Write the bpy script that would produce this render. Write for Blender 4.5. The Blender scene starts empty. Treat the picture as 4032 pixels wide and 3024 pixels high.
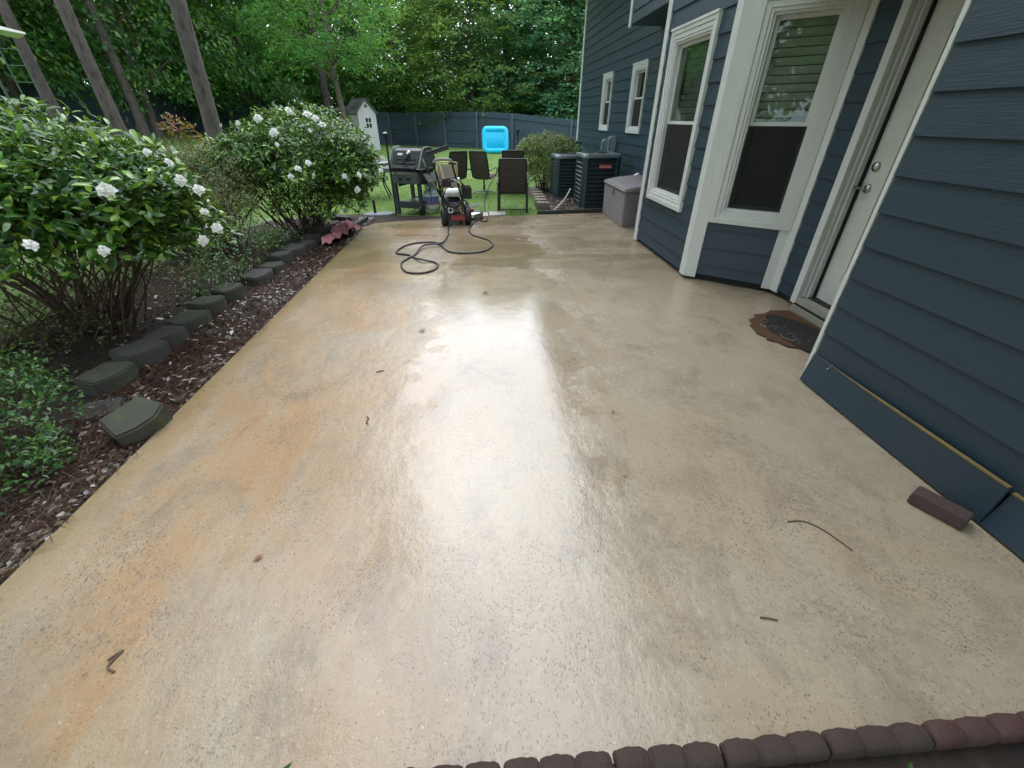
import bpy, bmesh, math, random
import numpy as np
from mathutils import Vector, Matrix, noise

R = math.radians
rnd = random.Random(11)
npr = np.random.RandomState(5)
sc = bpy.context.scene
col = sc.collection

# ------------------------------------------------------------------ camera, sky, sun, exposure
cd = bpy.data.cameras.new("camera")
cam = bpy.data.objects.new("camera", cd)
col.objects.link(cam)
cam.location = (0, 0, 1.6)
cam.rotation_euler = (R(90 - 32.65), 0, R(-4.08))
cd.sensor_width = 36
cd.lens = 14.598
cd.clip_start = 0.05
cd.clip_end = 600
sc.camera = cam

world = bpy.data.worlds.new("World")
sc.world = world
world.use_nodes = True
wn = world.node_tree.nodes
wl = world.node_tree.links
wn.clear()
sky = wn.new("ShaderNodeTexSky")
sky.sky_type = 'NISHITA'
sky.sun_disc = False
sky.sun_elevation = R(49)
sky.sun_rotation = R(-4)
sky.air_density = 1.0
sky.dust_density = 2.0
sky.ozone_density = 1.0
hs = wn.new("ShaderNodeHueSaturation")
hs.inputs['Saturation'].default_value = 0.12
mx = wn.new("ShaderNodeMix")
mx.data_type = 'RGBA'
mx.inputs['Factor'].default_value = 0.5          # an overcast veil over the blue sky
mx.inputs['B'].default_value = (8.6, 9.7, 11.6, 1)
bgn = wn.new("ShaderNodeBackground")
bgn.inputs['Strength'].default_value = 0.14
wo = wn.new("ShaderNodeOutputWorld")
wl.new(sky.outputs[0], hs.inputs['Color'])
wl.new(hs.outputs[0], mx.inputs['A'])
wl.new(mx.outputs['Result'], bgn.inputs['Color'])
wl.new(bgn.outputs[0], wo.inputs['Surface'])

sd = bpy.data.lights.new("sun", 'SUN')
sd.energy = 0.5
sd.angle = R(85)
sd.color = (1.0, 0.99, 0.965)
sun = bpy.data.objects.new("sun", sd)
col.objects.link(sun)
sun.rotation_euler = Vector((0.05, -0.87, -1.0)).to_track_quat('-Z', 'Y').to_euler()

sc.view_settings.view_transform = 'Standard'
sc.view_settings.look = 'None'
sc.view_settings.gamma = 1
sc.view_settings.exposure = 1.54
sc.cycles.max_bounces = 6
sc.cycles.diffuse_bounces = 4
sc.cycles.glossy_bounces = 3
sc.cycles.transmission_bounces = 4
sc.cycles.transparent_max_bounces = 6
sc.cycles.caustics_reflective = False
sc.cycles.caustics_refractive = False
sc.cycles.use_denoising = True

# ------------------------------------------------------------------ materials
def nt(name):
    m = bpy.data.materials.new(name)
    m.use_nodes = True
    n = m.node_tree.nodes
    return m, n, m.node_tree.links, n['Principled BSDF']

def nnoise(n, l, scale, detail=4, rough=0.55, vec=None, dist=0.0):
    t = n.new("ShaderNodeTexNoise")
    t.inputs['Scale'].default_value = scale
    t.inputs['Detail'].default_value = detail
    t.inputs['Roughness'].default_value = rough
    t.inputs['Distortion'].default_value = dist
    if vec is not None:
        l.new(vec, t.inputs['Vector'])
    return t.outputs['Fac']

def coords(n, l, scale=(1, 1, 1), rot=(0, 0, 0)):
    tc = n.new("ShaderNodeTexCoord")
    mp = n.new("ShaderNodeMapping")
    mp.inputs['Scale'].default_value = scale
    mp.inputs['Rotation'].default_value = rot
    l.new(tc.outputs['Object'], mp.inputs['Vector'])
    return mp.outputs['Vector']

def ramp(n, l, fac, stops):
    r = n.new("ShaderNodeValToRGB")
    e = r.color_ramp.elements
    while len(e) < len(stops):
        e.new(0.5)
    for k, (p, c) in enumerate(stops):
        e[k].position = p
        e[k].color = (c, c, c, 1) if not isinstance(c, tuple) else (*c, 1)
    l.new(fac, r.inputs['Fac'])
    return r.outputs['Color']

def mix(n, l, fac, a, b, mode='MIX'):
    m = n.new("ShaderNodeMix")
    m.data_type = 'RGBA'
    m.blend_type = mode
    for s, v in (('Factor', fac), ('A', a), ('B', b)):
        if isinstance(v, (int, float)):
            m.inputs[s].default_value = v if s == 'Factor' else (v, v, v, 1)
        elif isinstance(v, tuple):
            m.inputs[s].default_value = (*v, 1)
        else:
            l.new(v, m.inputs[s])
    return m.outputs['Result']

def math_(n, l, op, a, b=0.0, c=None):
    m = n.new("ShaderNodeMath")
    m.operation = op
    for k, v in enumerate((a, b) if c is None else (a, b, c)):
        if isinstance(v, (int, float)):
            m.inputs[k].default_value = v
        else:
            l.new(v, m.inputs[k])
    return m.outputs[0]

def bump(n, l, b, h, strength=0.3, dist=0.01, normal=None):
    bn = n.new("ShaderNodeBump")
    bn.inputs['Distance'].default_value = dist
    if isinstance(strength, (int, float)):
        bn.inputs['Strength'].default_value = strength
    else:
        l.new(strength, bn.inputs['Strength'])
    l.new(h, bn.inputs['Height'])
    if normal is not None:
        l.new(normal, bn.inputs['Normal'])
    l.new(bn.outputs[0], b.inputs['Normal'])
    return bn.outputs[0]

def M(name, c, rough=0.5, metal=0.0, var=0.12, vs=6.0, bs=0.0, bscale=60.0, dirt=None, dscale=3.0, spec=0.5, rvar=0.1):
    """plain surface with mottling, optional dirt patches and fine bump"""
    m, n, l, b = nt(name)
    v = coords(n, l)
    f = nnoise(n, l, vs, 5, 0.6, v)
    lo = tuple(x * (1 - var) for x in c)
    hi = tuple(min(1, x * (1 + var)) for x in c)
    cc = mix(n, l, f, lo, hi)
    if dirt:
        d = ramp(n, l, nnoise(n, l, dscale, 6, 0.65, v), [(0.48, 0.0), (0.72, 1.0)])
        cc = mix(n, l, math_(n, l, 'MULTIPLY', d, 0.55), cc, dirt)
    l.new(cc, b.inputs['Base Color'])
    b.inputs['Metallic'].default_value = metal
    b.inputs['Specular IOR Level'].default_value = spec
    r = math_(n, l, 'MULTIPLY_ADD', f, rvar * 2, max(0.02, rough - rvar))
    l.new(r, b.inputs['Roughness'])
    if bs > 0:
        bump(n, l, b, nnoise(n, l, bscale, 3, 0.6, v), bs, 0.004)
    return m

def leafmat(name, stops, rough=0.35, trans=0.3, spec=0.5, tint=0.0):
    m, n, l, b = nt(name)
    g = n.new("ShaderNodeNewGeometry")
    c = ramp(n, l, g.outputs['Random Per Island'], stops)
    if tint:
        oi = n.new("ShaderNodeObjectInfo")
        h = n.new("ShaderNodeHueSaturation")
        l.new(math_(n, l, 'MULTIPLY_ADD', oi.outputs['Random'], 0.06, 0.47), h.inputs['Hue'])
        l.new(math_(n, l, 'MULTIPLY_ADD', oi.outputs['Random'], tint, 1 - tint / 2), h.inputs['Value'])
        l.new(c, h.inputs['Color'])
        c = h.outputs[0]
    l.new(c, b.inputs['Base Color'])
    b.inputs['Roughness'].default_value = rough
    b.inputs['Specular IOR Level'].default_value = spec
    t = n.new("ShaderNodeBsdfTranslucent")
    l.new(mix(n, l, 0.5, c, (0.25, 0.35, 0.03)), t.inputs['Color'])
    ms = n.new("ShaderNodeMixShader")
    ms.inputs[0].default_value = trans
    l.new(b.outputs[0], ms.inputs[1])
    l.new(t.outputs[0], ms.inputs[2])
    l.new(ms.outputs[0], n['Material Output'].inputs['Surface'])
    return m

def concrete_mat():
    m, n, l, b = nt("wet_concrete")
    v = coords(n, l)
    sx = n.new("ShaderNodeSeparateXYZ")
    l.new(v, sx.inputs[0])
    X, Y = sx.outputs[0], sx.outputs[1]
    big = nnoise(n, l, 0.9, 6, 0.6, v, 0.4)
    mid = nnoise(n, l, 3.5, 6, 0.65, v, 0.3)
    fine = nnoise(n, l, 40, 4, 0.6, v)
    c = mix(n, l, ramp(n, l, big, [(0.3, 0.0), (0.7, 1.0)]), (0.377, 0.286, 0.189), (0.385, 0.322, 0.250))
    c = mix(n, l, ramp(n, l, mid, [(0.35, 0.0), (0.65, 0.5)]), c, (0.431, 0.354, 0.262))
    # clay staining drawn across the garden side of the slab
    ost = nnoise(n, l, 1.3, 7, 0.66, coords(n, l, (1.3, 0.55, 1), (0, 0, 0.5)), 0.8)
    side = ramp(n, l, math_(n, l, 'MULTIPLY_ADD', X, -0.30, 0.12), [(0.0, 0.0), (0.45, 1.0)])
    om = math_(n, l, 'MULTIPLY', ramp(n, l, ost, [(0.34, 0.0), (0.62, 1.0)]), side)
    c = mix(n, l, math_(n, l, 'MULTIPLY', om, 0.74), c, (0.401, 0.213, 0.085))
    om2 = math_(n, l, 'MULTIPLY', ramp(n, l, nnoise(n, l, 4.0, 7, 0.7, coords(n, l, (1.5, 0.5, 1)), 1.0), [(0.62, 0.0), (0.74, 1.0)]), 0.6)
    c = mix(n, l, math_(n, l, 'MULTIPLY', om2, side), c, (0.323, 0.128, 0.042))
    # the far end, only half cleaned: olive brown film with washed strips
    far = ramp(n, l, math_(n, l, 'MULTIPLY_ADD', Y, 0.2, math_(n, l, 'MULTIPLY_ADD', big, 0.35, -0.95)), [(0.02, 0.0), (0.3, 1.0)])
    film = nnoise(n, l, 2.2, 5, 0.6, coords(n, l, (0.55, 1.6, 1), (0, 0, 0.12)), 1.2)
    vor = n.new("ShaderNodeTexVoronoi")
    vor.inputs['Scale'].default_value = 1.6
    vor.distance = 'CHEBYCHEV'
    l.new(coords(n, l, (0.5, 1.7, 1), (0, 0, 0.15)), vor.inputs['Vector'])
    vs = n.new("ShaderNodeSeparateColor")
    l.new(vor.outputs['Color'], vs.inputs[0])
    patch = math_(n, l, 'ADD', math_(n, l, 'MULTIPLY', vs.outputs[0], 0.45), math_(n, l, 'MULTIPLY', film, 0.9))
    fm = math_(n, l, 'MULTIPLY', ramp(n, l, patch, [(0.42, 0.0), (0.85, 1.0)]), far)
    c = mix(n, l, math_(n, l, 'MULTIPLY', fm, 0.78), c, (0.180, 0.131, 0.066))
    # green algae near the garden edge at the far end
    alg = math_(n, l, 'MULTIPLY', far, ramp(n, l, math_(n, l, 'MULTIPLY_ADD', X, -1.0, -0.9), [(0.0, 0.0), (1.0, 0.7)]))
    c = mix(n, l, math_(n, l, 'MULTIPLY', alg, mid), c, (0.185, 0.165, 0.045))
    # grey grime smudges
    gm = ramp(n, l, nnoise(n, l, 2.6, 8, 0.72, coords(n, l, (1, 0.8, 1), (0, 0, 0.9)), 0.5), [(0.50, 0.0), (0.70, 1.0)])
    c = mix(n, l, math_(n, l, 'MULTIPLY', gm, 0.62), c, (0.178, 0.144, 0.114))
    gm2 = ramp(n, l, nnoise(n, l, 1.15, 10, 0.78, coords(n, l, (1.0, 0.7, 1), (0, 0, 2.1)), 0.9), [(0.53, 0.0), (0.60, 0.55), (0.70, 1.0)])
    gm2 = math_(n, l, 'MULTIPLY', gm2, ramp(n, l, nnoise(n, l, 30, 5, 0.75, v), [(0.38, 0.0), (0.60, 1.0)]))
    c = mix(n, l, math_(n, l, 'MULTIPLY', gm2, 0.68), c, (0.147, 0.122, 0.098))
    # greenish edge band on the garden side
    eb = ramp(n, l, math_(n, l, 'MULTIPLY_ADD', X, -1.0, math_(n, l, 'MULTIPLY_ADD', mid, 0.25, -1.95)), [(0.0, 0.0), (0.16, 1.0)])
    c = mix(n, l, math_(n, l, 'MULTIPLY', eb, 0.5), c, (0.232, 0.181, 0.076))
    # pits and dark aggregate specks, clustered
    vo = n.new("ShaderNodeTexVoronoi")
    vo.inputs['Scale'].default_value = 40
    vo.inputs['Randomness'].default_value = 1.0
    l.new(coords(n, l, (1, 1, 1)), vo.inputs['Vector'])
    clus = nnoise(n, l, 5.0, 5, 0.7, v)
    thr = math_(n, l, 'MULTIPLY_ADD', clus, 0.34, -0.055)
    speck = math_(n, l, 'LESS_THAN', vo.outputs['Distance'], thr)
    vc = n.new("ShaderNodeSeparateColor")
    l.new(vo.outputs['Color'], vc.inputs[0])
    keep = math_(n, l, 'LESS_THAN', vc.outputs[1], 0.5)
    speck = math_(n, l, 'MULTIPLY', speck, keep)
    vo2 = n.new("ShaderNodeTexVoronoi")
    vo2.inputs['Scale'].default_value = 95
    l.new(v, vo2.inputs['Vector'])
    sp2 = math_(n, l, 'LESS_THAN', vo2.outputs['Distance'], math_(n, l, 'MULTIPLY_ADD', clus, 0.8, -0.2))
    nearm = ramp(n, l, math_(n, l, 'MULTIPLY', Y, 0.2), [(0.5, 1.0), (1.0, 0.0)])
    c = mix(n, l, math_(n, l, 'MULTIPLY', math_(n, l, 'MULTIPLY', speck, nearm), 0.62), c, (0.065, 0.045, 0.034))
    c = mix(n, l, math_(n, l, 'MULTIPLY', math_(n, l, 'MULTIPLY', sp2, nearm), 0.42), c, (0.115, 0.091, 0.066))
    vo3 = n.new("ShaderNodeTexVoronoi")
    vo3.inputs['Scale'].default_value = 125
    l.new(coords(n, l, (1.0, 0.6, 1), (0, 0, 0.4)), vo3.inputs['Vector'])
    v3 = n.new("ShaderNodeSeparateColor")
    l.new(vo3.outputs['Color'], v3.inputs[0])
    clus2 = nnoise(n, l, 2.1, 6, 0.72, coords(n, l, (1, 1, 1), (0, 0, 1.3)), 0.5)
    sp3 = math_(n, l, 'MULTIPLY', math_(n, l, 'LESS_THAN', vo3.outputs['Distance'], math_(n, l, 'MULTIPLY_ADD', clus2, 0.95, -0.14)), math_(n, l, 'LESS_THAN', v3.outputs[0], math_(n, l, 'MULTIPLY_ADD', clus2, 2.6, -1.15)))
    c = mix(n, l, math_(n, l, 'MULTIPLY', math_(n, l, 'MULTIPLY', sp3, nearm), 0.48), c, (0.079, 0.058, 0.051))
    pale = math_(n, l, 'MULTIPLY', math_(n, l, 'LESS_THAN', vo3.outputs['Distance'], 0.28), math_(n, l, 'GREATER_THAN', v3.outputs[1], 0.965))
    c = mix(n, l, math_(n, l, 'MULTIPLY', math_(n, l, 'MULTIPLY', pale, nearm), 0.45), c, (0.656, 0.609, 0.562))
    c = mix(n, l, math_(n, l, 'MULTIPLY', ramp(n, l, fine, [(0.35, 0.0), (0.7, 1.0)]), 0.22), c, (0.215, 0.165, 0.114))
    l.new(c, b.inputs['Base Color'])
    # water film: smooth where it stands, grainy where the slab shows through
    wet = nnoise(n, l, 1.1, 4, 0.55, coords(n, l, (1, 0.8, 1)), 0.3)
    wet2 = nnoise(n, l, 7.0, 4, 0.6, v)
    wsum = math_(n, l, 'ADD', wet, math_(n, l, 'MULTIPLY', wet2, 0.25))
    dry = ramp(n, l, wsum, [(0.52, 0.0), (0.75, 1.0)])
    # a sheet of standing water runs down the middle, ragged at its edges
    off = math_(n, l, 'ABSOLUTE', math_(n, l, 'SUBTRACT', X, 0.12))
    rag = math_(n, l, 'ADD', math_(n, l, 'MULTIPLY', nnoise(n, l, 2.4, 6, 0.65, coords(n, l, (1, 0.7, 1)), 0.4), 1.9), math_(n, l, 'MULTIPLY', nnoise(n, l, 16, 4, 0.65, v), 0.34))
    pud = ramp(n, l, math_(n, l, 'SUBTRACT', math_(n, l, 'ADD', off, rag), 1.06), [(0.60, 1.0), (0.72, 0.0)])
    pud = math_(n, l, 'MULTIPLY', pud, ramp(n, l, math_(n, l, 'MULTIPLY', Y, 0.1), [(0.06, 0.25), (0.16, 1.0)]))
    dry = math_(n, l, 'MULTIPLY', dry, math_(n, l, 'SUBTRACT', 1.0, pud))
    damp = math_(n, l, 'MULTIPLY_ADD', pud, -0.9, 1.0)
    l.new(math_(n, l, 'MULTIPLY_ADD', dry, 0.12, math_(n, l, 'MULTIPLY_ADD', damp, 0.16, 0.03)), b.inputs['Roughness'])
    b.inputs['IOR'].default_value = 1.6
    h1 = nnoise(n, l, 120, 3, 0.6, v)
    h2 = nnoise(n, l, 22, 4, 0.6, coords(n, l, (1.0, 0.75, 1)))
    h3 = nnoise(n, l, 9, 5, 0.62, coords(n, l, (1.0, 0.6, 1)))
    hh = math_(n, l, 'ADD', math_(n, l, 'MULTIPLY', h1, 0.5), math_(n, l, 'MULTIPLY', h2, 0.95))
    hh = math_(n, l, 'SUBTRACT', hh, math_(n, l, 'MULTIPLY', math_(n, l, 'MAXIMUM', speck, sp3), 0.6))
    hh = math_(n, l, 'ADD', hh, math_(n, l, 'MULTIPLY', h3, 2.0))
    bump(n, l, b, hh, math_(n, l, 'MULTIPLY_ADD', dry, 0.15, math_(n, l, 'MULTIPLY_ADD', damp, 0.14, 0.07)), 0.008)
    return m

def siding_mat():
    m, n, l, b = nt("blue_siding_paint")
    v = coords(n, l, (2.2, 2.2, 60))
    g = nnoise(n, l, 1.5, 5, 0.6, v, 1.6)
    w = nnoise(n, l, 0.7, 3, 0.5, coords(n, l))
    c = mix(n, l, w, (0.0185, 0.0375, 0.057), (0.024, 0.046, 0.067))
    d = ramp(n, l, nnoise(n, l, 4, 6, 0.7, coords(n, l, (1, 1, 2.5))), [(0.55, 0.0), (0.8, 1.0)])
    c = mix(n, l, math_(n, l, 'MULTIPLY', d, 0.35), c, (0.045, 0.055, 0.062))
    l.new(c, b.inputs['Base Color'])
    b.inputs['Roughness'].default_value = 0.48
    bump(n, l, b, g, 0.38, 0.005)
    return m

def trim_mat():
    m, n, l, b = nt("white_trim_paint")
    v = coords(n, l)
    f = nnoise(n, l, 5, 5, 0.6, v)
    c = mix(n, l, f, (0.55, 0.55, 0.53), (0.62, 0.63, 0.625))
    st = ramp(n, l, nnoise(n, l, 2.2, 7, 0.7, coords(n, l, (5, 5, 0.7))), [(0.54, 0.0), (0.80, 1.0)])
    c = mix(n, l, math_(n, l, 'MULTIPLY', st, 0.45), c, (0.33, 0.31, 0.26))
    sp = ramp(n, l, nnoise(n, l, 70, 2, 0.5, v), [(0.70, 0.0), (0.76, 1.0)])
    c = mix(n, l, math_(n, l, 'MULTIPLY', sp, 0.35), c, (0.25, 0.23, 0.19))
    l.new(c, b.inputs['Base Color'])
    b.inputs['Roughness'].default_value = 0.45
    bump(n, l, b, nnoise(n, l, 90, 3, 0.5, v), 0.15, 0.003)
    return m

def glass_mat():
    m, n, l, b = nt("window_glass")
    n.remove(b)
    tr = n.new("ShaderNodeBsdfTransparent")
    tr.inputs['Color'].default_value = (0.84, 0.88, 0.85, 1)
    gl = n.new("ShaderNodeBsdfGlossy")
    gl.inputs['Roughness'].default_value = 0.02
    gl.inputs['Color'].default_value = (0.9, 0.95, 0.95, 1)
    fr = n.new("ShaderNodeFresnel")
    fr.inputs['IOR'].default_value = 1.5
    bn = n.new("ShaderNodeBump")
    bn.inputs['Strength'].default_value = 0.02
    bn.inputs['Distance'].default_value = 0.02
    l.new(nnoise(n, l, 3, 2, 0.5, coords(n, l)), bn.inputs['Height'])
    l.new(bn.outputs[0], gl.inputs['Normal'])
    ms = n.new("ShaderNodeMixShader")
    l.new(math_(n, l, 'MINIMUM', math_(n, l, 'MULTIPLY', fr.outputs[0], 0.75), 1.0), ms.inputs[0])
    l.new(tr.outputs[0], ms.inputs[1])
    l.new(gl.outputs[0], ms.inputs[2])
    l.new(ms.outputs[0], n['Material Output'].inputs['Surface'])
    return m

def screen_mat():
    m, n, l, b = nt("insect_screen")
    b.inputs['Base Color'].default_value = (0.012, 0.012, 0.013, 1)
    b.inputs['Roughness'].default_value = 0.8
    tr = n.new("ShaderNodeBsdfTransparent")
    ms = n.new("ShaderNodeMixShader")
    ms.inputs[0].default_value = 0.62
    l.new(tr.outputs[0], ms.inputs[1])
    l.new(b.outputs[0], ms.inputs[2])
    l.new(ms.outputs[0], n['Material Output'].inputs['Surface'])
    return m

def ground_mat(name, a, b_, c_, s1=0.6, s2=6.0, bs=0.6):
    m, n, l, b = nt(name)
    v = coords(n, l)
    f = nnoise(n, l, s1, 6, 0.6, v)
    g = nnoise(n, l, s2, 7, 0.7, v)
    cc = mix(n, l, ramp(n, l, f, [(0.35, 0.0), (0.65, 1.0)]), a, b_)
    cc = mix(n, l, ramp(n, l, g, [(0.45, 0.0), (0.68, 1.0)]), cc, c_)
    l.new(cc, b.inputs['Base Color'])
    b.inputs['Roughness'].default_value = 0.85
    bump(n, l, b, nnoise(n, l, 45, 5, 0.7, v), bs, 0.02)
    return m

def bark_mat(name, a, b_):
    m, n, l, b = nt(name)
    v = coords(n, l, (1, 1, 0.22))
    vo = n.new("ShaderNodeTexVoronoi")
    vo.inputs['Scale'].default_value = 14
    l.new(v, vo.inputs['Vector'])
    f = nnoise(n, l, 9, 6, 0.7, v)
    h = math_(n, l, 'ADD', vo.outputs['Distance'], f)
    c = mix(n, l, ramp(n, l, h, [(0.5, 0.0), (1.1, 1.0)]), a, b_)
    l.new(c, b.inputs['Base Color'])
    b.inputs['Roughness'].default_value = 0.9
    bump(n, l, b, h, 0.9, 0.03)
    return m

mt = {}
mt['concrete'] = concrete_mat()
mt['siding'] = siding_mat()
mt['trim'] = trim_mat()
mt['glass'] = glass_mat()
mt['lawn'] = ground_mat("lawn_soil", (0.13, 0.23, 0.05), (0.10, 0.185, 0.04), (0.16, 0.20, 0.07), 0.5, 5)
mt['mulch'] = ground_mat("mulch_soil", (0.030, 0.018, 0.012), (0.018, 0.012, 0.009), (0.05, 0.03, 0.02), 2.0, 14, 0.9)
mt['foundation'] = M("dark_foundation", (0.02, 0.02, 0.02), 0.9)
mt['stone'] = M("grey_edging_block", (0.058, 0.056, 0.050), 0.85, var=0.3, vs=9, bs=0.8, bscale=40, dirt=(0.06, 0.055, 0.04), dscale=5)
mt['moss'] = M("mossy_block", (0.055, 0.055, 0.042), 0.9, var=0.3, vs=9, bs=0.9, bscale=45, dirt=(0.10, 0.14, 0.012), dscale=5.0)
mt['redbrick'] = M("red_edger_concrete", (0.066, 0.030, 0.026), 0.75, var=0.35, vs=14, bs=0.9, bscale=90, dirt=(0.07, 0.06, 0.05), dscale=4)
mt['greybrick'] = M("weathered_edger_concrete", (0.048, 0.029, 0.024), 0.8, var=0.35, vs=14, bs=0.9, bscale=90, dirt=(0.06, 0.065, 0.04), dscale=4)
mt['brick'] = M("brown_brick", (0.066, 0.042, 0.039), 0.85, var=0.2, vs=20, bs=0.7, bscale=120)
mt['fence'] = M("dark_fence_stain", (0.050, 0.078, 0.108), 0.7, var=0.3, vs=2.5, bs=0.5, bscale=30)
mt['fencepost'] = M("sheen_lightened_post_stain", (0.085, 0.12, 0.15), 0.7, var=0.3, vs=2.5, bs=0.5, bscale=30)  # fence stain lightened to paint reflected light on the posts
mt['black'] = M("black_metal", (0.012, 0.012, 0.013), 0.42, 0.3, var=0.3, bs=0.1)
mt['blackplastic'] = M("black_plastic", (0.014, 0.014, 0.015), 0.5, var=0.3)
mt['rubber'] = M("tyre_rubber", (0.012, 0.012, 0.012), 0.6, var=0.3, bs=0.2)
mt['gloss'] = M("gloss_black_enamel", (0.012, 0.013, 0.016), 0.14, var=0.2, rvar=0.04)
mt['castgrey'] = M("grey_green_enamel", (0.11, 0.13, 0.122), 0.4, 0.3, var=0.2, vs=9)
mt['darkcast'] = M("dark_grey_enamel", (0.035, 0.042, 0.04), 0.45, 0.2, var=0.2, vs=9)
mt['chrome'] = M("bare_steel", (0.55, 0.55, 0.56), 0.25, 1.0, var=0.1)
mt['brass'] = M("dull_brass", (0.40, 0.28, 0.12), 0.35, 1.0, var=0.15)
mt['nickel'] = M("satin_nickel", (0.42, 0.40, 0.37), 0.28, 1.0, var=0.1)
mt['grey'] = M("grey_plastic", (0.22, 0.22, 0.22), 0.5)
mt['whiteplastic'] = M("white_plastic", (0.75, 0.75, 0.72), 0.4, dirt=(0.45, 0.42, 0.36))
mt['sling'] = M("brown_sling_fabric", (0.058, 0.045, 0.038), 0.85, var=0.25, vs=12, bs=0.5, bscale=260)
mt['darkframe'] = M("dark_bronze_frame", (0.018, 0.014, 0.013), 0.4, 0.3, var=0.2)
mt['deck'] = M("taupe_resin", (0.215, 0.195, 0.20), 0.5, var=0.08)
mt['acgreen'] = M("dark_green_steel", (0.022, 0.045, 0.05), 0.4, 0.2, var=0.15)
mt['actop'] = M("grey_green_steel_top", (0.14, 0.18, 0.185), 0.3, 0.3, var=0.15)
mt['accoil'] = M("condenser_coil", (0.006, 0.009, 0.013), 0.6, var=0.3)
mt['badge'] = M("red_badge_enamel", (0.42, 0.035, 0.04), 0.35)
mt['badgetext'] = M("pale_badge_lettering", (0.75, 0.55, 0.5), 0.4)
mt['raft'] = M("bright_blue_vinyl", (0.012, 0.55, 0.86), 0.3, var=0.06)
mt['pink'] = M("pink_cloth", (0.46, 0.19, 0.22), 0.9, var=0.2, vs=9, bs=0.5, bscale=120, dirt=(0.30, 0.14, 0.12), dscale=6)
mt['hose'] = M("grey_rubber_hose", (0.045, 0.045, 0.05), 0.4, var=0.2, vs=20)
mt['bluehose'] = M("black_hose", (0.01, 0.01, 0.011), 0.35)
mt['matbrown'] = M("brown_mat_fibre", (0.085, 0.036, 0.015), 0.95, var=0.35, vs=25, bs=0.9, bscale=180)
mt['matblack'] = M("black_mat_fibre", (0.012, 0.010, 0.009), 0.9, var=0.5, vs=30, bs=0.9, bscale=180)
mt['matwhite'] = M("faded_mat_print", (0.15, 0.135, 0.12), 0.9, var=0.4, vs=30)
mt['tan'] = M("tan_wood_pole", (0.50, 0.37, 0.25), 0.6, var=0.15, vs=14)
mt['beige'] = M("beige_mesh_fabric", (0.33, 0.28, 0.21), 0.8, var=0.12)
mt['yellow'] = M("yellow_tube_paint", (0.55, 0.45, 0.12), 0.4)
mt['tank'] = M("white_tank_enamel", (0.62, 0.62, 0.59), 0.35, dirt=(0.40, 0.34, 0.27), dscale=8)
mt['tanktop'] = M("grey_green_tank_paint", (0.30, 0.38, 0.37), 0.4)
mt['tanklabel'] = M("blue_tank_label", (0.06, 0.12, 0.30), 0.4, var=0.3, vs=18, dirt=(0.42, 0.22, 0.30), dscale=16)
mt['redsticker'] = M("red_panel_sticker", (0.30, 0.035, 0.03), 0.4, var=0.2, vs=30)
mt['enginewhite'] = M("white_engine_tank", (0.70, 0.70, 0.68), 0.3)
mt['step'] = M("pale_step_stone", (0.30, 0.285, 0.24), 0.7, var=0.15, bs=0.4, dirt=(0.24, 0.22, 0.17), dscale=7)
mt['door'] = M("white_door_paint", (0.56, 0.56, 0.52), 0.4, dirt=(0.5, 0.48, 0.42), dscale=4)
mt['weather'] = M("black_weatherstrip", (0.012, 0.011, 0.012), 0.7)
mt['blind'] = M("grey_blind_slats", (0.62, 0.66, 0.58), 0.6)
mt['awning'] = M("white_metal_awning", (0.80, 0.81, 0.82), 0.3)
mt['roofgrey'] = M("grey_shingles", (0.10, 0.105, 0.11), 0.85, var=0.25, vs=20, bs=0.5)
mt['housewhite'] = M("white_resin_panels", (0.50, 0.50, 0.49), 0.55, var=0.05)
mt['canopy'] = M("cream_canopy_fabric", (0.78, 0.76, 0.70), 0.7)
mt['paletube'] = M("pale_green_tube", (0.05, 0.075, 0.062), 0.6)
mt['conduit'] = M("grey_blue_box_paint", (0.22, 0.27, 0.30), 0.45)
mt['paver'] = M("pale_paver_stone", (0.36, 0.33, 0.30), 0.7, var=0.2, bs=0.5, dirt=(0.22, 0.2, 0.16))
mt['flag'] = M("blue_grey_flagstone", (0.22, 0.235, 0.25), 0.5, var=0.3, vs=7, bs=0.5)
mt['plank'] = M("dark_weathered_plank", (0.045, 0.045, 0.042), 0.7, var=0.3, bs=0.4)
mt['rawedge'] = M("yellowed_board_edge", (0.20, 0.145, 0.045), 0.85, var=0.4, vs=12, dirt=(0.06, 0.055, 0.04), dscale=7)
mt['pine'] = bark_mat("pine_bark", (0.020, 0.016, 0.014), (0.078, 0.063, 0.056))
mt['bark'] = bark_mat("grey_bark", (0.03, 0.026, 0.021), (0.12, 0.10, 0.08))
mt['stem'] = M("shrub_stem_bark", (0.075, 0.052, 0.03), 0.85, var=0.4, vs=30, bs=0.4)
mt['tiki'] = M("black_torch_cane", (0.014, 0.013, 0.012), 0.6)
mt['torchcap'] = M("pale_torch_lid", (0.35, 0.38, 0.38), 0.3, 0.8)
mt['pipe'] = M("cream_pipe", (0.62, 0.55, 0.44), 0.4)
mt['twig'] = M("brown_twig", (0.13, 0.085, 0.055), 0.8)
mt['leafbrown'] = M("dead_leaf_brown", (0.26, 0.12, 0.05), 0.5, var=0.4)
mt['screen'] = screen_mat()
mt['tanblock'] = M("tan_scalloped_block", (0.21, 0.175, 0.135), 0.85, var=0.25, vs=9, bs=0.8, bscale=40, dirt=(0.10, 0.09, 0.07), dscale=5)
mt['interior'] = M("dim_room_paint", (0.22, 0.17, 0.13), 0.8)
mt['wicker'] = mt['deck']

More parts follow.
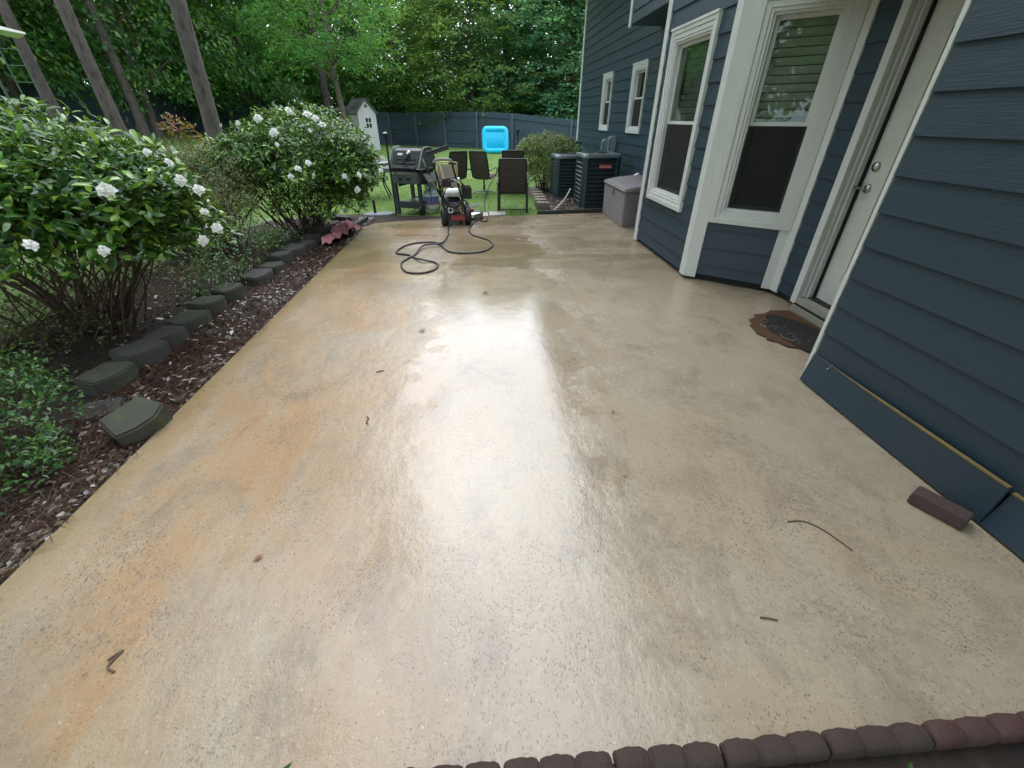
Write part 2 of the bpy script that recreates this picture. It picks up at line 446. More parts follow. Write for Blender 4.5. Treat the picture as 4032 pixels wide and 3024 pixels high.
mt['leaf_gard'] = leafmat("gardenia_leaves", [(0.0, (0.022, 0.065, 0.02)), (0.45, (0.05, 0.14, 0.027)), (0.72, (0.11, 0.25, 0.035)), (1.0, (0.27, 0.42, 0.05))], 0.22, 0.22, 0.6)
mt['leaf_azal'] = leafmat("azalea_leaves", [(0.0, (0.05, 0.06, 0.02)), (0.5, (0.09, 0.12, 0.03)), (0.8, (0.15, 0.17, 0.05)), (1.0, (0.19, 0.12, 0.05))], 0.4, 0.3)
mt['leaf_low'] = leafmat("groundling_leaves", [(0.0, (0.02, 0.07, 0.02)), (0.6, (0.045, 0.14, 0.03)), (1.0, (0.13, 0.27, 0.05))], 0.3, 0.25)
mt['leaf_holly'] = leafmat("holly_leaves", [(0.0, (0.05, 0.09, 0.025)), (0.4, (0.11, 0.18, 0.04)), (0.75, (0.26, 0.34, 0.075)), (1.0, (0.48, 0.52, 0.18))], 0.35, 0.25)
mt['leaf_red'] = leafmat("red_leaves", [(0.0, (0.30, 0.05, 0.03)), (0.5, (0.28, 0.11, 0.03)), (0.8, (0.10, 0.12, 0.03)), (1.0, (0.40, 0.10, 0.08))], 0.4, 0.3)
mt['leaf_tree'] = leafmat("tree_leaves", [(0.0, (0.05, 0.16, 0.045)), (0.5, (0.105, 0.29, 0.068)), (0.85, (0.17, 0.38, 0.085)), (1.0, (0.27, 0.47, 0.11))], 0.45, 0.58, 0.4, tint=0.35)
mt['leaf_shade'] = leafmat("shade_toned_tree_leaves", [(0.0, (0.026, 0.09, 0.030)), (0.5, (0.06, 0.18, 0.052)), (0.85, (0.12, 0.28, 0.065)), (1.0, (0.24, 0.44, 0.09))], 0.4, 0.5, 0.5, tint=0.3)  # leaf colour darkened to paint shade over the left-hand trees
mt['leaf_far'] = leafmat("haze_tinted_tree_leaves", [(0.0, (0.06, 0.20, 0.095)), (0.6, (0.12, 0.32, 0.145)), (1.0, (0.19, 0.41, 0.18))], 0.5, 0.58, 0.4, tint=0.3)  # bluer green paints distance haze into the far crowns
mt['needles'] = leafmat("pine_needles", [(0.0, (0.018, 0.05, 0.018)), (1.0, (0.05, 0.11, 0.035))], 0.5, 0.2, 0.3)
mt['grass'] = leafmat("grass_blades", [(0.0, (0.12, 0.25, 0.035)), (0.55, (0.20, 0.39, 0.055)), (0.88, (0.23, 0.38, 0.065)), (1.0, (0.32, 0.34, 0.12))], 0.5, 0.45, 0.3)
mt['lirio'] = leafmat("strap_leaves", [(0.0, (0.03, 0.08, 0.03)), (0.7, (0.07, 0.15, 0.06)), (1.0, (0.30, 0.36, 0.26))], 0.4, 0.2)
mt['petal'] = leafmat("white_petals", [(0.0, (0.72, 0.71, 0.66)), (1.0, (0.84, 0.84, 0.80))], 0.5, 0.2, 0.3)
mt['litter'] = leafmat("fallen_leaves", [(0.0, (0.025, 0.014, 0.010)), (0.5, (0.065, 0.030, 0.018)), (0.8, (0.12, 0.062, 0.035)), (0.93, (0.22, 0.18, 0.14)), (1.0, (0.48, 0.45, 0.40))], 0.22, 0.05, 0.7)
mt['straw'] = leafmat("pine_straw", [(0.0, (0.032, 0.016, 0.010)), (0.7, (0.085, 0.038, 0.022)), (1.0, (0.15, 0.08, 0.05))], 0.5, 0.05)

# ------------------------------------------------------------------ mesh helpers
class MB:
    def __init__(s):
        s.v, s.f, s.s = [], [], []
    def add(s, vs, fs, smooth=False):
        o = len(s.v)
        s.v += [tuple(p) for p in vs]
        s.f += [tuple(i + o for i in f) for f in fs]
        s.s += [smooth] * len(fs)
        return s
    def hexa(s, p):
        """8 points: bottom ring 0-3, top ring 4-7"""
        return s.add(p, [(3, 2, 1, 0), (4, 5, 6, 7), (0, 1, 5, 4), (1, 2, 6, 5), (2, 3, 7, 6), (3, 0, 4, 7)])
    def box(s, x0, x1, y0, y1, z0, z1, T=None):
        p = [Vector(q) for q in ((x0, y0, z0), (x1, y0, z0), (x1, y1, z0), (x0, y1, z0), (x0, y0, z1), (x1, y0, z1), (x1, y1, z1), (x0, y1, z1))]
        if T is not None:
            p = [T @ q for q in p]
        return s.hexa(p)
    def tube(s, pts, r, n=8, closed=False, cap=True, flat=1.0):
        pts = [Vector(p) for p in pts]
        k = len(pts)
        rr = r if isinstance(r, (list, tuple)) else [r] * k
        tans = []
        for i in range(k):
            a = pts[(i - 1) % k] if (closed or i > 0) else pts[i]
            b = pts[(i + 1) % k] if (closed or i < k - 1) else pts[i]
            t = (b - a)
            tans.append(t.normalized() if t.length > 1e-9 else Vector((0, 0, 1)))
        u = tans[0].orthogonal().normalized()
        vs, fs = [], []
        for i in range(k):
            u = (u - tans[i] * u.dot(tans[i]))
            u = u.normalized() if u.length > 1e-6 else tans[i].orthogonal().normalized()
            w = tans[i].cross(u)
            for j in range(n):
                a = 2 * math.pi * j / n
                vs.append(pts[i] + (u * math.cos(a) + w * math.sin(a) * flat) * rr[i])
        for i in range(k if closed else k - 1):
            i2 = (i + 1) % k
            for j in range(n):
                j2 = (j + 1) % n
                fs.append((i * n + j, i * n + j2, i2 * n + j2, i2 * n + j))
        s.add(vs, fs, True)
        if cap and not closed:
            s.add([vs[j] for j in range(n)], [tuple(range(n - 1, -1, -1))])
            s.add([vs[(k - 1) * n + j] for j in range(n)], [tuple(range(n))])
        return s
    def lathe(s, prof, n=20, T=None, smooth=True):
        vs, fs = [], []
        for r, z in prof:
            for j in range(n):
                a = 2 * math.pi * j / n
                vs.append(Vector((r * math.cos(a), r * math.sin(a), z)))
        if T is not None:
            vs = [T @ p for p in vs]
        for i in range(len(prof) - 1):
            for j in range(n):
                j2 = (j + 1) % n
                fs.append((i * n + j, i * n + j2, (i + 1) * n + j2, (i + 1) * n + j))
        s.add(vs, fs, smooth)
        if prof[0][0] > 1e-4:
            s.add(vs[:n], [tuple(range(n - 1, -1, -1))])
        if prof[-1][0] > 1e-4:
            s.add(vs[-n:], [tuple(range(n))])
        return s
    def prism(s, poly, z0, z1, T=None):
        n = len(poly)
        vs = [Vector((x, y, z0)) for x, y in poly] + [Vector((x, y, z1)) for x, y in poly]
        if T is not None:
            vs = [T @ p for p in vs]
        fs = [tuple(range(n - 1, -1, -1)), tuple(range(n, 2 * n))]
        fs += [(i, (i + 1) % n, n + (i + 1) % n, n + i) for i in range(n)]
        return s.add(vs, fs)
    def build(s, name, mat, parent=None, bevel=0.0, seg=2, jit=0.0, sub=0):
        me = bpy.data.meshes.new(name)
        me.from_pydata(s.v, [], s.f)
        me.polygons.foreach_set('use_smooth', s.s)
        if bevel > 0 or jit > 0 or sub:
            bm = bmesh.new()
            bm.from_mesh(me)
            if sub:
                bmesh.ops.subdivide_edges(bm, edges=bm.edges[:], cuts=sub, use_grid_fill=True)
            if bevel > 0:
                es = [e for e in bm.edges if len(e.link_faces) == 2 and e.calc_face_angle(0) > 0.5 and not (e.link_faces[0].smooth and e.link_faces[1].smooth)]
                if es:
                    bmesh.ops.bevel(bm, geom=es, offset=bevel, segments=seg, affect='EDGES', clamp_overlap=True)
            if jit > 0:
                for v in bm.verts:
                    v.co += Vector(noise.noise_vector(v.co * 9.0 + Vector((len(s.v), 3, 1)))) * jit
            bm.to_mesh(me)
            bm.free()
        me.materials.append(mat)
        me.update()
        o = bpy.data.objects.new(name, me)
        col.objects.link(o)
        if parent is not None:
            o.parent = parent
        return o

def tag(o, label=None, cat=None, group=None, kind=None):
    for k, v in (('label', label), ('category', cat), ('group', group), ('kind', kind)):
        if v:
            o[k] = v
    return o

def empty(name, loc=(0, 0, 0), rz=0.0, label=None, cat=None, group=None):
    o = bpy.data.objects.new(name, None)
    o.empty_display_size = 0.2
    col.objects.link(o)
    o.location = loc
    o.rotation_euler = (0, 0, R(rz))
    return tag(o, label, cat, group)

def kids(o):
    return [c for c in bpy.data.objects if c.parent == o]

def dup(o, parent=None):
    c = o.copy()
    col.objects.link(c)
    if parent is not None:
        c.parent = parent
    for ch in list(o.children):
        dup(ch, c)
    return c

def npmesh(name, V, F, mat, parent=None, smooth=False):
    me = bpy.data.meshes.new(name)
    V = np.asarray(V, np.float32)
    F = np.asarray(F, np.int32)
    me.vertices.add(len(V))
    me.vertices.foreach_set('co', V.ravel())
    k = F.shape[1]
    me.loops.add(F.size)
    me.loops.foreach_set('vertex_index', F.ravel())
    me.polygons.add(len(F))
    me.polygons.foreach_set('loop_start', np.arange(0, F.size, k, dtype=np.int32))
    me.update(calc_edges=True)
    me.validate()
    if smooth:
        me.polygons.foreach_set('use_smooth', np.ones(len(me.polygons), bool))
    me.materials.append(mat)
    o = bpy.data.objects.new(name, me)
    col.objects.link(o)
    if parent is not None:
        o.parent = parent
    return o

def unit(a):
    return a / np.maximum(np.linalg.norm(a, axis=-1, keepdims=True), 1e-9)

def leafgeo(P, D, N, L, W, fold=0.25, droop=0.15):
    """folded leaf: 5 vertices, 2 quads"""
    D = unit(D)
    S = unit(np.cross(D, N))
    N = np.cross(S, D)
    L = np.asarray(L).reshape(-1, 1)
    W = np.asarray(W).reshape(-1, 1)
    base = P
    mid = P + D * L * 0.5 + N * L * 0.04
    le = P + D * L * 0.48 + S * W * 0.5 + N * W * fold
    ri = P + D * L * 0.48 - S * W * 0.5 + N * W * fold
    tip = P + D * L - N * L * droop
    V = np.stack([base, le, tip, ri, mid], 1).reshape(-1, 3)
    i = (np.arange(len(P)) * 5)[:, None]
    F = np.concatenate([i + np.array([[0, 4, 2, 1]]), i + np.array([[0, 3, 2, 4]])], 1).reshape(-1, 4)
    return V, F

def roundleafgeo(P, D, N, L, W, fold=0.2, droop=0.25):
    """rounded leaf or petal folded along its midrib: 12 vertices, 6 quads"""
    D = unit(D)
    S = unit(np.cross(D, N))
    N = np.cross(S, D)
    L = np.asarray(L).reshape(-1, 1)
    W = np.asarray(W).reshape(-1, 1)
    V = []
    for t, hw in ((0.0, 0.05), (0.32, 0.44), (0.72, 0.47), (1.0, 0.06)):
        m = P + D * L * t - N * L * droop * t * t
        V += [m + S * W * hw + N * W * fold * hw * 2, m, m - S * W * hw + N * W * fold * hw * 2]
    V = np.stack(V, 1).reshape(-1, 3)
    i = (np.arange(len(P)) * 12)[:, None]
    q = []
    for k in range(3):
        q.append(i + np.array([[k * 3, k * 3 + 1, k * 3 + 4, k * 3 + 3]]))
        q.append(i + np.array([[k * 3 + 1, k * 3 + 2, k * 3 + 5, k * 3 + 4]]))
    return V, np.concatenate(q, 1).reshape(-1, 4)

def flatleafgeo(P, D, N, L, W):
    D = unit(D)
    S = unit(np.cross(D, N))
    L = np.asarray(L).reshape(-1, 1)
    W = np.asarray(W).reshape(-1, 1)
    V = np.stack([P, P + D * L * 0.45 + S * W * 0.5, P + D * L, P + D * L * 0.45 - S * W * 0.5], 1).reshape(-1, 3)
    i = (np.arange(len(P)) * 4)[:, None]
    return V, i + np.array([[0, 1, 2, 3]])

def ground_z(x, y):
    rise = max(0.0, -x - 6.0) * 0.07
    t = min(1.0, max(0.0, (y - 6.0) / 12.0))
    fall = max(0.0, x - 1.0) * 0.10 * min(1.0, max(0.0, (y - 16.0) / 8.0))
    return -0.045 + rise * t * t * (3 - 2 * t) - fall + 0.16 * min(1.0, max(0.0, (y - 14) / 12.0))

# ------------------------------------------------------------------ the setting: lawn, planting beds, patio
def axis_pts(lo, hi, a, b, fine):
    p = [lo, lo * 0.6 + a * 0.4]
    x = a
    while x < b:
        p.append(x)
        x += fine
    return sorted(set(round(q, 3) for q in p + [b, b * 0.5 + hi * 0.5, hi]))
gx = axis_pts(-160, 160, -34, 16, 1.0)
gy = axis_pts(-120, 220, -6, 44, 1.0)
V = [(x, y, ground_z(max(-34, x), min(44, y)) + 0.012 * noise.noise(Vector((x * 0.9, y * 0.9, 0)))) for y in gy for x in gx]
nx = len(gx)
F = [(j * nx + i, j * nx + i + 1, (j + 1) * nx + i + 1, (j + 1) * nx + i) for j in range(len(gy) - 1) for i in range(nx - 1)]
tag(npmesh("lawn", V, F, mt['lawn'], smooth=True), kind='structure')

mb = MB()
bed = [(-2.0, -0.6), (-2.0, 8.35), (-1.7, 8.75), (-2.1, 9.15), (-2.75, 9.0), (-3.9, 8.5), (-4.3, 7.0), (-4.2, 4.0), (-4.0, -0.6)]
nb = len(bed)
bm = bmesh.new()
vs = [bm.verts.new((x, y, -0.020)) for x, y in bed]
bm.faces.new(vs)
bmesh.ops.triangulate(bm, faces=bm.faces[:])
bmesh.ops.subdivide_edges(bm, edges=bm.edges[:], cuts=5, use_grid_fill=True)
for v in bm.verts:
    v.co.z += 0.02 * noise.noise(v.co * 2.5) - 0.004
me = bpy.data.meshes.new("planting_bed")
bm.to_mesh(me)
bm.free()
me.materials.append(mt['mulch'])
o = bpy.data.objects.new("planting_bed", me)
col.objects.link(o)
tag(o, kind='structure')
o = MB().prism([(1.12, 8.78), (3.15, 9.0), (3.15, 13.2), (1.32, 12.6), (1.3, 9.4)], -0.05, -0.018).build("planting_bed", mt['mulch'])
tag(o, kind='structure')
o = MB().prism([(-1.9, 7.9), (0.05, 8.3), (0.02, 8.72), (-0.5, 8.82), (-1.1, 8.72), (-1.7, 8.85), (-2.0, 8.6)], -0.05, -0.022).build("soil", mt['mulch'])
tag(o, kind='structure')
# dark bare soil below the near end of the slab
o = MB().box(-3.0, 4.0, -1.5, 0.40, -0.05, -0.018).build("soil", mt['mulch'])
tag(o, kind='structure')

slab = [(-2.01, 0.395), (3.16, 0.395), (3.16, 8.80), (2.4, 8.72), (1.1, 8.60), (0.2, 8.49), (-0.9, 8.30), (-1.55, 8.17), (-1.93, 8.02), (-2.03, 7.72)]
o = MB().prism(slab, -0.14, 0.0).build("patio", mt['concrete'], bevel=0.008)
tag(o, kind='structure')

# ------------------------------------------------------------------ the house
house = empty("house", (3.1, 4, 0), 0, "two storey house with dark blue lap siding and white trim along the wet patio", "house")
house.location = (0, 0, 0)
COURSE0, EXPO = 0.195, 0.1895
UP = Vector((0, 0, 1))

class Wall:
    def __init__(s, p0, p1, n):
        s.p0 = Vector((*p0, 0))
        s.d = Vector((*p1, 0)) - s.p0
        s.len = s.d.length
        s.d.normalize()
        s.n = Vector((*n, 0)).normalized()
    def P(s, u, z, d=0.0):
        return s.p0 + s.d * u + s.n * d + UP * z
    def box(s, mb, u0, u1, z0, z1, d0, d1):
        a = [s.P(u0, z0, d0), s.P(u1, z0, d0), s.P(u1, z0, d1), s.P(u0, z0, d1)]
        b = [s.P(u0, z1, d0), s.P(u1, z1, d0), s.P(u1, z1, d1), s.P(u0, z1, d1)]
        if s.d.cross(s.n).z < 0:
            a.reverse(); b.reverse()
        mb.hexa(a + b)

def siding(w, u0, u1, zb, zt, openings=(), seed=0):
    """lap boards: each course leans out at its lower edge and drops a lip over the one below"""
    mb = MB()
    rr = random.Random(seed)
    k0 = math.floor((zb - COURSE0) / EXPO)
    k = k0
    while COURSE0 + k * EXPO < zt:
        za, zc = COURSE0 + k * EXPO, COURSE0 + (k + 1) * EXPO
        k += 1
        lo, hi = max(za, zb), min(zc, zt)
        if hi - lo < 1e-4:
            continue
        off = lambda z: 0.019 - 0.015 * (z - za) / EXPO
        cuts = sorted({lo, hi} | {z for o_ in openings for z in (o_[2], o_[3]) if lo < z < hi})
        for a, b in zip(cuts, cuts[1:]):
            m_ = (a + b) / 2
            segs = [(u0, u1)]
            if u1 - u0 > 6:
                jo = u0 + (k * 1.37 + seed * 0.61) % 3.6
                segs = []
                p0_ = u0
                while jo < u1 - 0.2:
                    if jo - p0_ > 0.3:
                        segs.append((p0_, jo - 0.0022))
                        p0_ = jo + 0.0022
                    jo += 3.6
                segs.append((p0_, u1))
            for (oa, ob, oz0, oz1) in openings:
                if oz0 < m_ < oz1:
                    ns = []
                    for s0, s1 in segs:
                        if ob <= s0 or oa >= s1:
                            ns.append((s0, s1))
                        else:
                            if oa > s0: ns.append((s0, oa))
                            if ob < s1: ns.append((ob, s1))
                    segs = ns
            for s0, s1 in segs:
                q = [w.P(s0, a, off(a)), w.P(s1, a, off(a)), w.P(s1, b, off(b)), w.P(s0, b, off(b))]
                fl = w.d.cross(UP).dot(w.n) < 0
                mb.add(q[::-1] if fl else q, [(0, 1, 2, 3)])
                if a == lo:
                    q = [w.P(s0, a, -0.002), w.P(s1, a, -0.002), w.P(s1, a, off(a)), w.P(s0, a, off(a))]
                    mb.add(q[::-1] if fl else q, [(0, 1, 2, 3)])
    return mb.build("wall", mt['siding'], house)

def ring(mb, w, u0, u1, z0, z1, t, d0, d1, tt=None, tb=None):
    tt = t if tt is None else tt
    tb = t if tb is None else tb
    w.box(mb, u0, u0 + t, z0, z1, d0, d1)
    w.box(mb, u1 - t, u1, z0, z1, d0, d1)
    w.box(mb, u0 + t, u1 - t, z0, z0 + tb, d0, d1)
    w.box(mb, u0 + t, u1 - t, z1 - tt, z1, d0, d1)

def window(w, u0, u1, z0, z1, cw, label, zr, slats=True):
    """casing outer limits u0..u1, z0..z1; cw casing width; zr height of the meeting rail"""
    mb = MB()
    ring(mb, w, u0, u1, z0, z1, cw * 0.42, 0.0, 0.046, cw * 0.5, cw * 0.42)
    a = cw * 0.42
    ring(mb, w, u0 + a, u1 - a, z0 + a, z1 - cw * 0.5, cw * 0.36, -0.01, 0.036)
    a += cw * 0.36
    ring(mb, w, u0 + a, u1 - a, z0 + a, z1 - a - cw * 0.08, cw * 0.22, -0.03, 0.028)
    w.box(mb, u0 - 0.004, u1 + 0.004, z1 - cw * 0.18, z1 + 0.004, 0.046, 0.056)
    win = mb.build("window", mt['trim'], house, bevel=0.003, seg=1)
    win['label'] = label
    f = cw
    iu0, iu1, iz0, iz1 = u0 + f, u1 - f, z0 + f, z1 - f - cw * 0.08
    fr = MB()
    ring(fr, w, iu0, iu1, iz0, iz1, 0.02, -0.09, 0.014)
    fr.build("frame", mt['trim'], win, bevel=0.002, seg=1)
    iu0 += 0.02; iu1 -= 0.02; iz0 += 0.02; iz1 -= 0.02
    sw = 0.032
    for za, zb, dd in ((zr - 0.022, iz1, -0.035), (iz0, zr + 0.022, -0.062)):
        s = MB()
        ring(s, w, iu0, iu1, za, zb, sw, dd - 0.026, dd)
        s.build("sash", mt['trim'], win, bevel=0.002, seg=1)
        p = MB()
        w.box(p, iu0 + sw - 0.004, iu1 - sw + 0.004, za + sw - 0.004, zb - sw + 0.004, dd - 0.016, dd - 0.012)
        p.build("pane", mt['glass'], win)
    sc_ = MB()
    w.box(sc_, iu0 + 0.004, iu1 - 0.004, iz0 + 0.004, zr - 0.02, -0.034, -0.0325)
    sc_.build("screen", mt['screen'], win)
    if slats:
        b = MB()
        zz = iz1 - 0.02
        low = zr - 0.02 if slats == 'half' else iz0 + 0.12
        while zz > low:
            c = [w.P(iu0 + .01, zz, -0.125), w.P(iu1 - .01, zz, -0.125), w.P(iu1 - .01, zz - 0.058, -0.150), w.P(iu0 + .01, zz - 0.058, -0.150)]
            b.add(c, [(0, 1, 2, 3)])
            zz -= 0.066
        b.build("blind", mt['blind'], win)
    r = MB()
    a0, a1, b0, b1 = iu0 - .02, iu1 + .02, iz0 - .02, iz1 + .02
    D = 0.55
    w.box(r, a0 - 0.01, a0, b0, b1, -D, -0.10)
    w.box(r, a1, a1 + 0.01, b0, b1, -D, -0.10)
    w.box(r, a0, a1, b0 - 0.01, b0, -D, -0.10)
    w.box(r, a0, a1, b1, b1 + 0.01, -D, -0.10)
    w.box(r, a0, a1, b0, b1, -D - 0.01, -D)
    r.build("recess", mt['interior'], win)
    return (u0 + cw * 0.5, u1 - cw * 0.5, z0 + cw * 0.5, z1 - cw * 0.5)

def corner_board(w, u0, u1, z0, z1, label=None, th=0.027, d0=0.0):
    mb = MB()
    w.box(mb, u0, u1, z0, z1, d0, d0 + th)
    o_ = mb.build("corner_board", mt['trim'], house, bevel=0.003, seg=1)
    if label:
        o_['label'] = label

ZT = 4.70
XN, XD, XB, XF = 2.30, 3.10, 2.39, 3.15
near = Wall((XN, -2.2), (XN, 2.40), (-1, 0))
ret1 = Wall((XN, 2.40), (XD, 2.40), (0, 1))
dorw = Wall((XD, 2.40), (XD, 4.12), (-1, 0))
bayd = Wall((XD, 4.12), (XB, 4.70), (4.70 - 4.12, XD - XB)) if False else Wall((XD, 4.12), (XB, 4.70), (-(4.70 - 4.12), -(XD - XB)))
bayf = Wall((XB, 4.70), (XB, 6.50), (-1, 0))
ret2 = Wall((XB, 6.50), (XF, 6.50), (0, 1))
farw = Wall((XF, 6.50), (XF, 15.10), (-1, 0))

# openings measured from the casings: (u0, u1, z0, z1)
o3 = window(bayf, 5.09 - 4.70, 6.235 - 4.70, 0.655, 2.475, 0.125, "tall white window reflecting trees beside the deck box", 1.555, 'half')
L = bayd.len
o4 = window(bayd, 0.005, L - 0.125, 0.648, 2.50, 0.128, "wide white window with half lowered blinds on the angled bay", 1.555, 'half')
o2 = window(farw, 9.20 - 6.5, 10.05 - 6.5, 1.335, 2.49, 0.10, "narrow white window directly above the electrical boxes", 1.93, False)
o1 = window(farw, 11.50 - 6.5, 12.32 - 6.5, 1.335, 2.49, 0.10, "narrow white window nearest the far house corner", 1.93, False)
siding(near, 0, near.len - 0.012, 0.36, ZT, seed=1)
siding(ret1, 0.03, ret1.len, 0.12, ZT, seed=2)
siding(dorw, 0.0, dorw.len, 0.075, ZT, [(0.16, 1.30, 0.0, 2.36)], seed=3)
siding(bayd, 0.0, bayd.len, 0.075, ZT, [o4], seed=4)
siding(bayf, 0.0, bayf.len, 0.055, ZT, [o3], seed=5)
siding(ret2, 0.0, ret2.len, 0.055, ZT, seed=6)
siding(farw, 0.0, farw.len, 0.10, ZT, [o1, o2], seed=7)
# closing walls out of view
mb = MB()
mb.box(XN + 0.02, 11, -2.25, -2.2, -0.1, ZT)
mb.box(10.95, 11, -2.2, 15.1, -0.1, ZT)
mb.box(XF + 0.02, 11, 15.1, 15.15, -0.1, ZT)
mb.build("wall", mt['siding'], house)
# dark recessed foundation
mb = MB()
for w, a, b in ((near, 0, near.len - 0.03), (ret1, 0.04, ret1.len), (dorw, 0, dorw.len), (bayd, 0, bayd.len), (bayf, 0, bayf.len), (ret2, 0, ret2.len), (farw, 0, farw.len)):
    w.box(mb, a, b, -0.12, 0.40 if w is near else 0.14, -0.09, -0.035)
mb.build("foundation", mt['foundation'], house)

# corner boards
mb = MB()
mb.box(XN - 0.012, XN + 0.10, 2.402, 2.432, 0.005, ZT)
mb.build("corner_board", mt['trim'], house, bevel=0.003, seg=1)['label'] = "thin white board edge at the near house corner"
cb = 0.125
corner_board(bayd, L - cb, L + 0.012, 0.03, ZT)
corner_board(bayf, -0.012, 0.10, 0.03, ZT)
corner_board(bayf, bayf.len - 0.085, bayf.len + 0.03, 0.01, ZT)
corner_board(ret2, -0.03, 0.09, 0.01, ZT)
corner_board(bayd, -0.002, 0.10, 0.045, 0.645)
corner_board(dorw, dorw.len - 0.115, dorw.len - 0.002, 0.045, ZT)
corner_board(farw, farw.len - 0.13, farw.len + 0.03, 0.05, ZT)

# loose lower boards of the near wall, sprung outwards along their top edges
def loose(y0, y1, ztop0, ztop1, xo0, xo1, lab, t0_=0.0):
    mb = MB()
    p = []
    for y, zt_, xo in ((y0, ztop0, xo0), (y1, ztop1, xo1)):
        p.append([Vector((XN - 0.045, y, 0.012)), Vector((XN - 0.031, y, 0.012)), Vector((XN + 0.016 - xo, y, zt_)), Vector((XN - xo, y, zt_))])
    a, b = p
    n_ = 8
    vs = []
    for i in range(n_ + 1):
        t = i / n_
        bow = 0.010 * math.sin(t * math.pi)
        vs += [a[k].lerp(b[k], t) + Vector((-bow if k in (2, 3) else -bow * 0.4, 0, 0)) for k in range(4)]
    fs = []
    for i in range(n_):
        for k in range(4):
            k2 = (k + 1) % 4
            fs.append((i * 4 + k, i * 4 + k2, (i + 1) * 4 + k2, (i + 1) * 4 + k))
    fs += [(3, 2, 1, 0), tuple(n_ * 4 + k for k in range(4))]
    mb.add(vs, fs)
    o_ = mb.build("siding_board", mt['siding'], house)
    o_['label'] = lab
    e = MB()
    ev, n2 = [], 8
    for i in range(n2 + 1):
        t = i / n2
        bow = 0.010 * math.sin(t * math.pi)
        q3, q2 = a[3].lerp(b[3], t), a[2].lerp(b[2], t)
        o3_ = Vector((-bow, 0, 0.003))
        k3 = min(1.0, max(0.0, (t - t0_) / 0.35)) if t0_ else 1.0
        ev += [q3 + o3_ + Vector((-0.003, 0, -0.006 * k3 - 0.001)), q3 + o3_ + Vector((-0.003, 0, 0.001)), q3.lerp(q2, k3) + o3_]
    ef = []
    for i in range(n2):
        for k in range(2):
            ef.append((i * 3 + k, i * 3 + k + 1, (i + 1) * 3 + k + 1, (i + 1) * 3 + k))
    e.add(ev, ef)
    e.build("raw_edge", mt['rawedge'], o_)
loose(2.395, 1.12, 0.215, 0.245, 0.016, 0.052, "loose lowest siding board with a yellowed top edge", 0.12)
loose(1.115, -0.6, 0.215, 0.235, 0.020, 0.036, "second loose siding board behind the brick")
# the boards above the loose ones
mb = MB()
q = [near.P(0, 0.195, 0.004), near.P(near.len - 0.012, 0.195, 0.004), near.P(near.len - 0.012, 0.36, 0.006), near.P(0, 0.36, 0.006)]
mb.add(q, [(0, 1, 2, 3)])
mb.build("wall", mt['siding'], house)
tag(MB().tube([(XN - 0.03, 2.205, 0.236), (XN - 0.055, 2.195, 0.225), (XN - 0.075, 2.19, 0.213)], 0.0022, 6).build("nail", mt['chrome'], house))

# door, its frame, threshold
XP = 3.205
dw = Wall((XP, 2.66), (XP, 3.665), (-1, 0))
fr = MB()
cas = Wall((XD, 2.40), (XD, 4.12), (-1, 0))
cas.box(fr, 1.262, 1.353, 0.055, 2.40, 0.0, 0.04)
cas.box(fr, 1.262, 1.300, 0.055, 2.40, 0.04, 0.05)
cas.box(fr, 0.16, 1.262, 2.31, 2.40, 0.0, 0.04)
cas.box(fr, 0.10, 0.19, 0.055, 2.31, 0.0, 0.04)
cas.box(fr, 1.245, 1.275, 0.13, 2.33, -0.115, 0.0)
cas.box(fr, 1.226, 1.245, 0.13, 2.31, -0.075, -0.03)
cas.box(fr, 0.19, 0.22, 0.13, 2.33, -0.115, 0.0)
cas.box(fr, 0.19, 1.275, 2.30, 2.33, -0.115, 0.0)
dfm = fr.build("door_frame", mt['trim'], house, bevel=0.003, seg=1)
th = MB()
cas.box(th, 0.19, 1.262, 0.075, 0.128, -0.14, 0.055)
thr = th.build("threshold", mt['step'], dfm, bevel=0.004)
g = MB()
cas.box(g, 0.19, 1.262, 0.060, 0.073, 0.0, 0.062)
g.build("weather_strip", mt['weather'], dfm)
w_ = MB()
cas.box(w_, 1.221, 1.226, 0.13, 2.30, -0.100, -0.076)
cas.box(w_, 0.24, 1.226, 0.130, 0.138, -0.122, -0.085)
w_.build("weather_strip", mt['weather'], dfm)
st = MB()
st.box(3.02, 3.095, 2.50, 3.665, 0.002, 0.060)
st.build("step", mt['step'], house, bevel=0.006, jit=0.002)

d = MB()
U0, U1 = 0.03, 0.958                # leaf edges along dw
GL0, GL1, GZ0, GZ1 = 0.17, 0.745, 0.44, 2.13
dw.box(d, U0, GL0, 0.140, 2.295, -0.045, 0.0)
dw.box(d, GL1, U1, 0.140, 2.295, -0.045, 0.0)
dw.box(d, GL0, GL1, 0.140, GZ0, -0.045, 0.0)
dw.box(d, GL0, GL1, GZ1, 2.295, -0.045, 0.0)
door = d.build("door", mt['door'], house)
door['label'] = "white glazed back door with satin lever and deadbolt"
mo = MB()
ring(mo, dw, GL0 - 0.045, GL1 + 0.045, GZ0 - 0.045, GZ1 + 0.045, 0.03, 0.0, 0.012)
ring(mo, dw, GL0 - 0.015, GL1 + 0.015, GZ0 - 0.015, GZ1 + 0.015, 0.028, 0.0, 0.02)
mo.build("glazing_bead", mt['door'], door, bevel=0.003)
p = MB()
dw.box(p, GL0, GL1, GZ0, GZ1, -0.012, -0.008)
p.build("pane", mt['glass'], door)
b = MB()
zz = GZ1 - 0.01
while zz > 0.98:
    b.add([dw.P(GL0, zz, -0.020), dw.P(GL1, zz, -0.020), dw.P(GL1, zz - 0.011, -0.028), dw.P(GL0, zz - 0.011, -0.028)], [(0, 1, 2, 3)])
    zz -= 0.016
b.build("blind", mt['blind'], door)
b = MB()
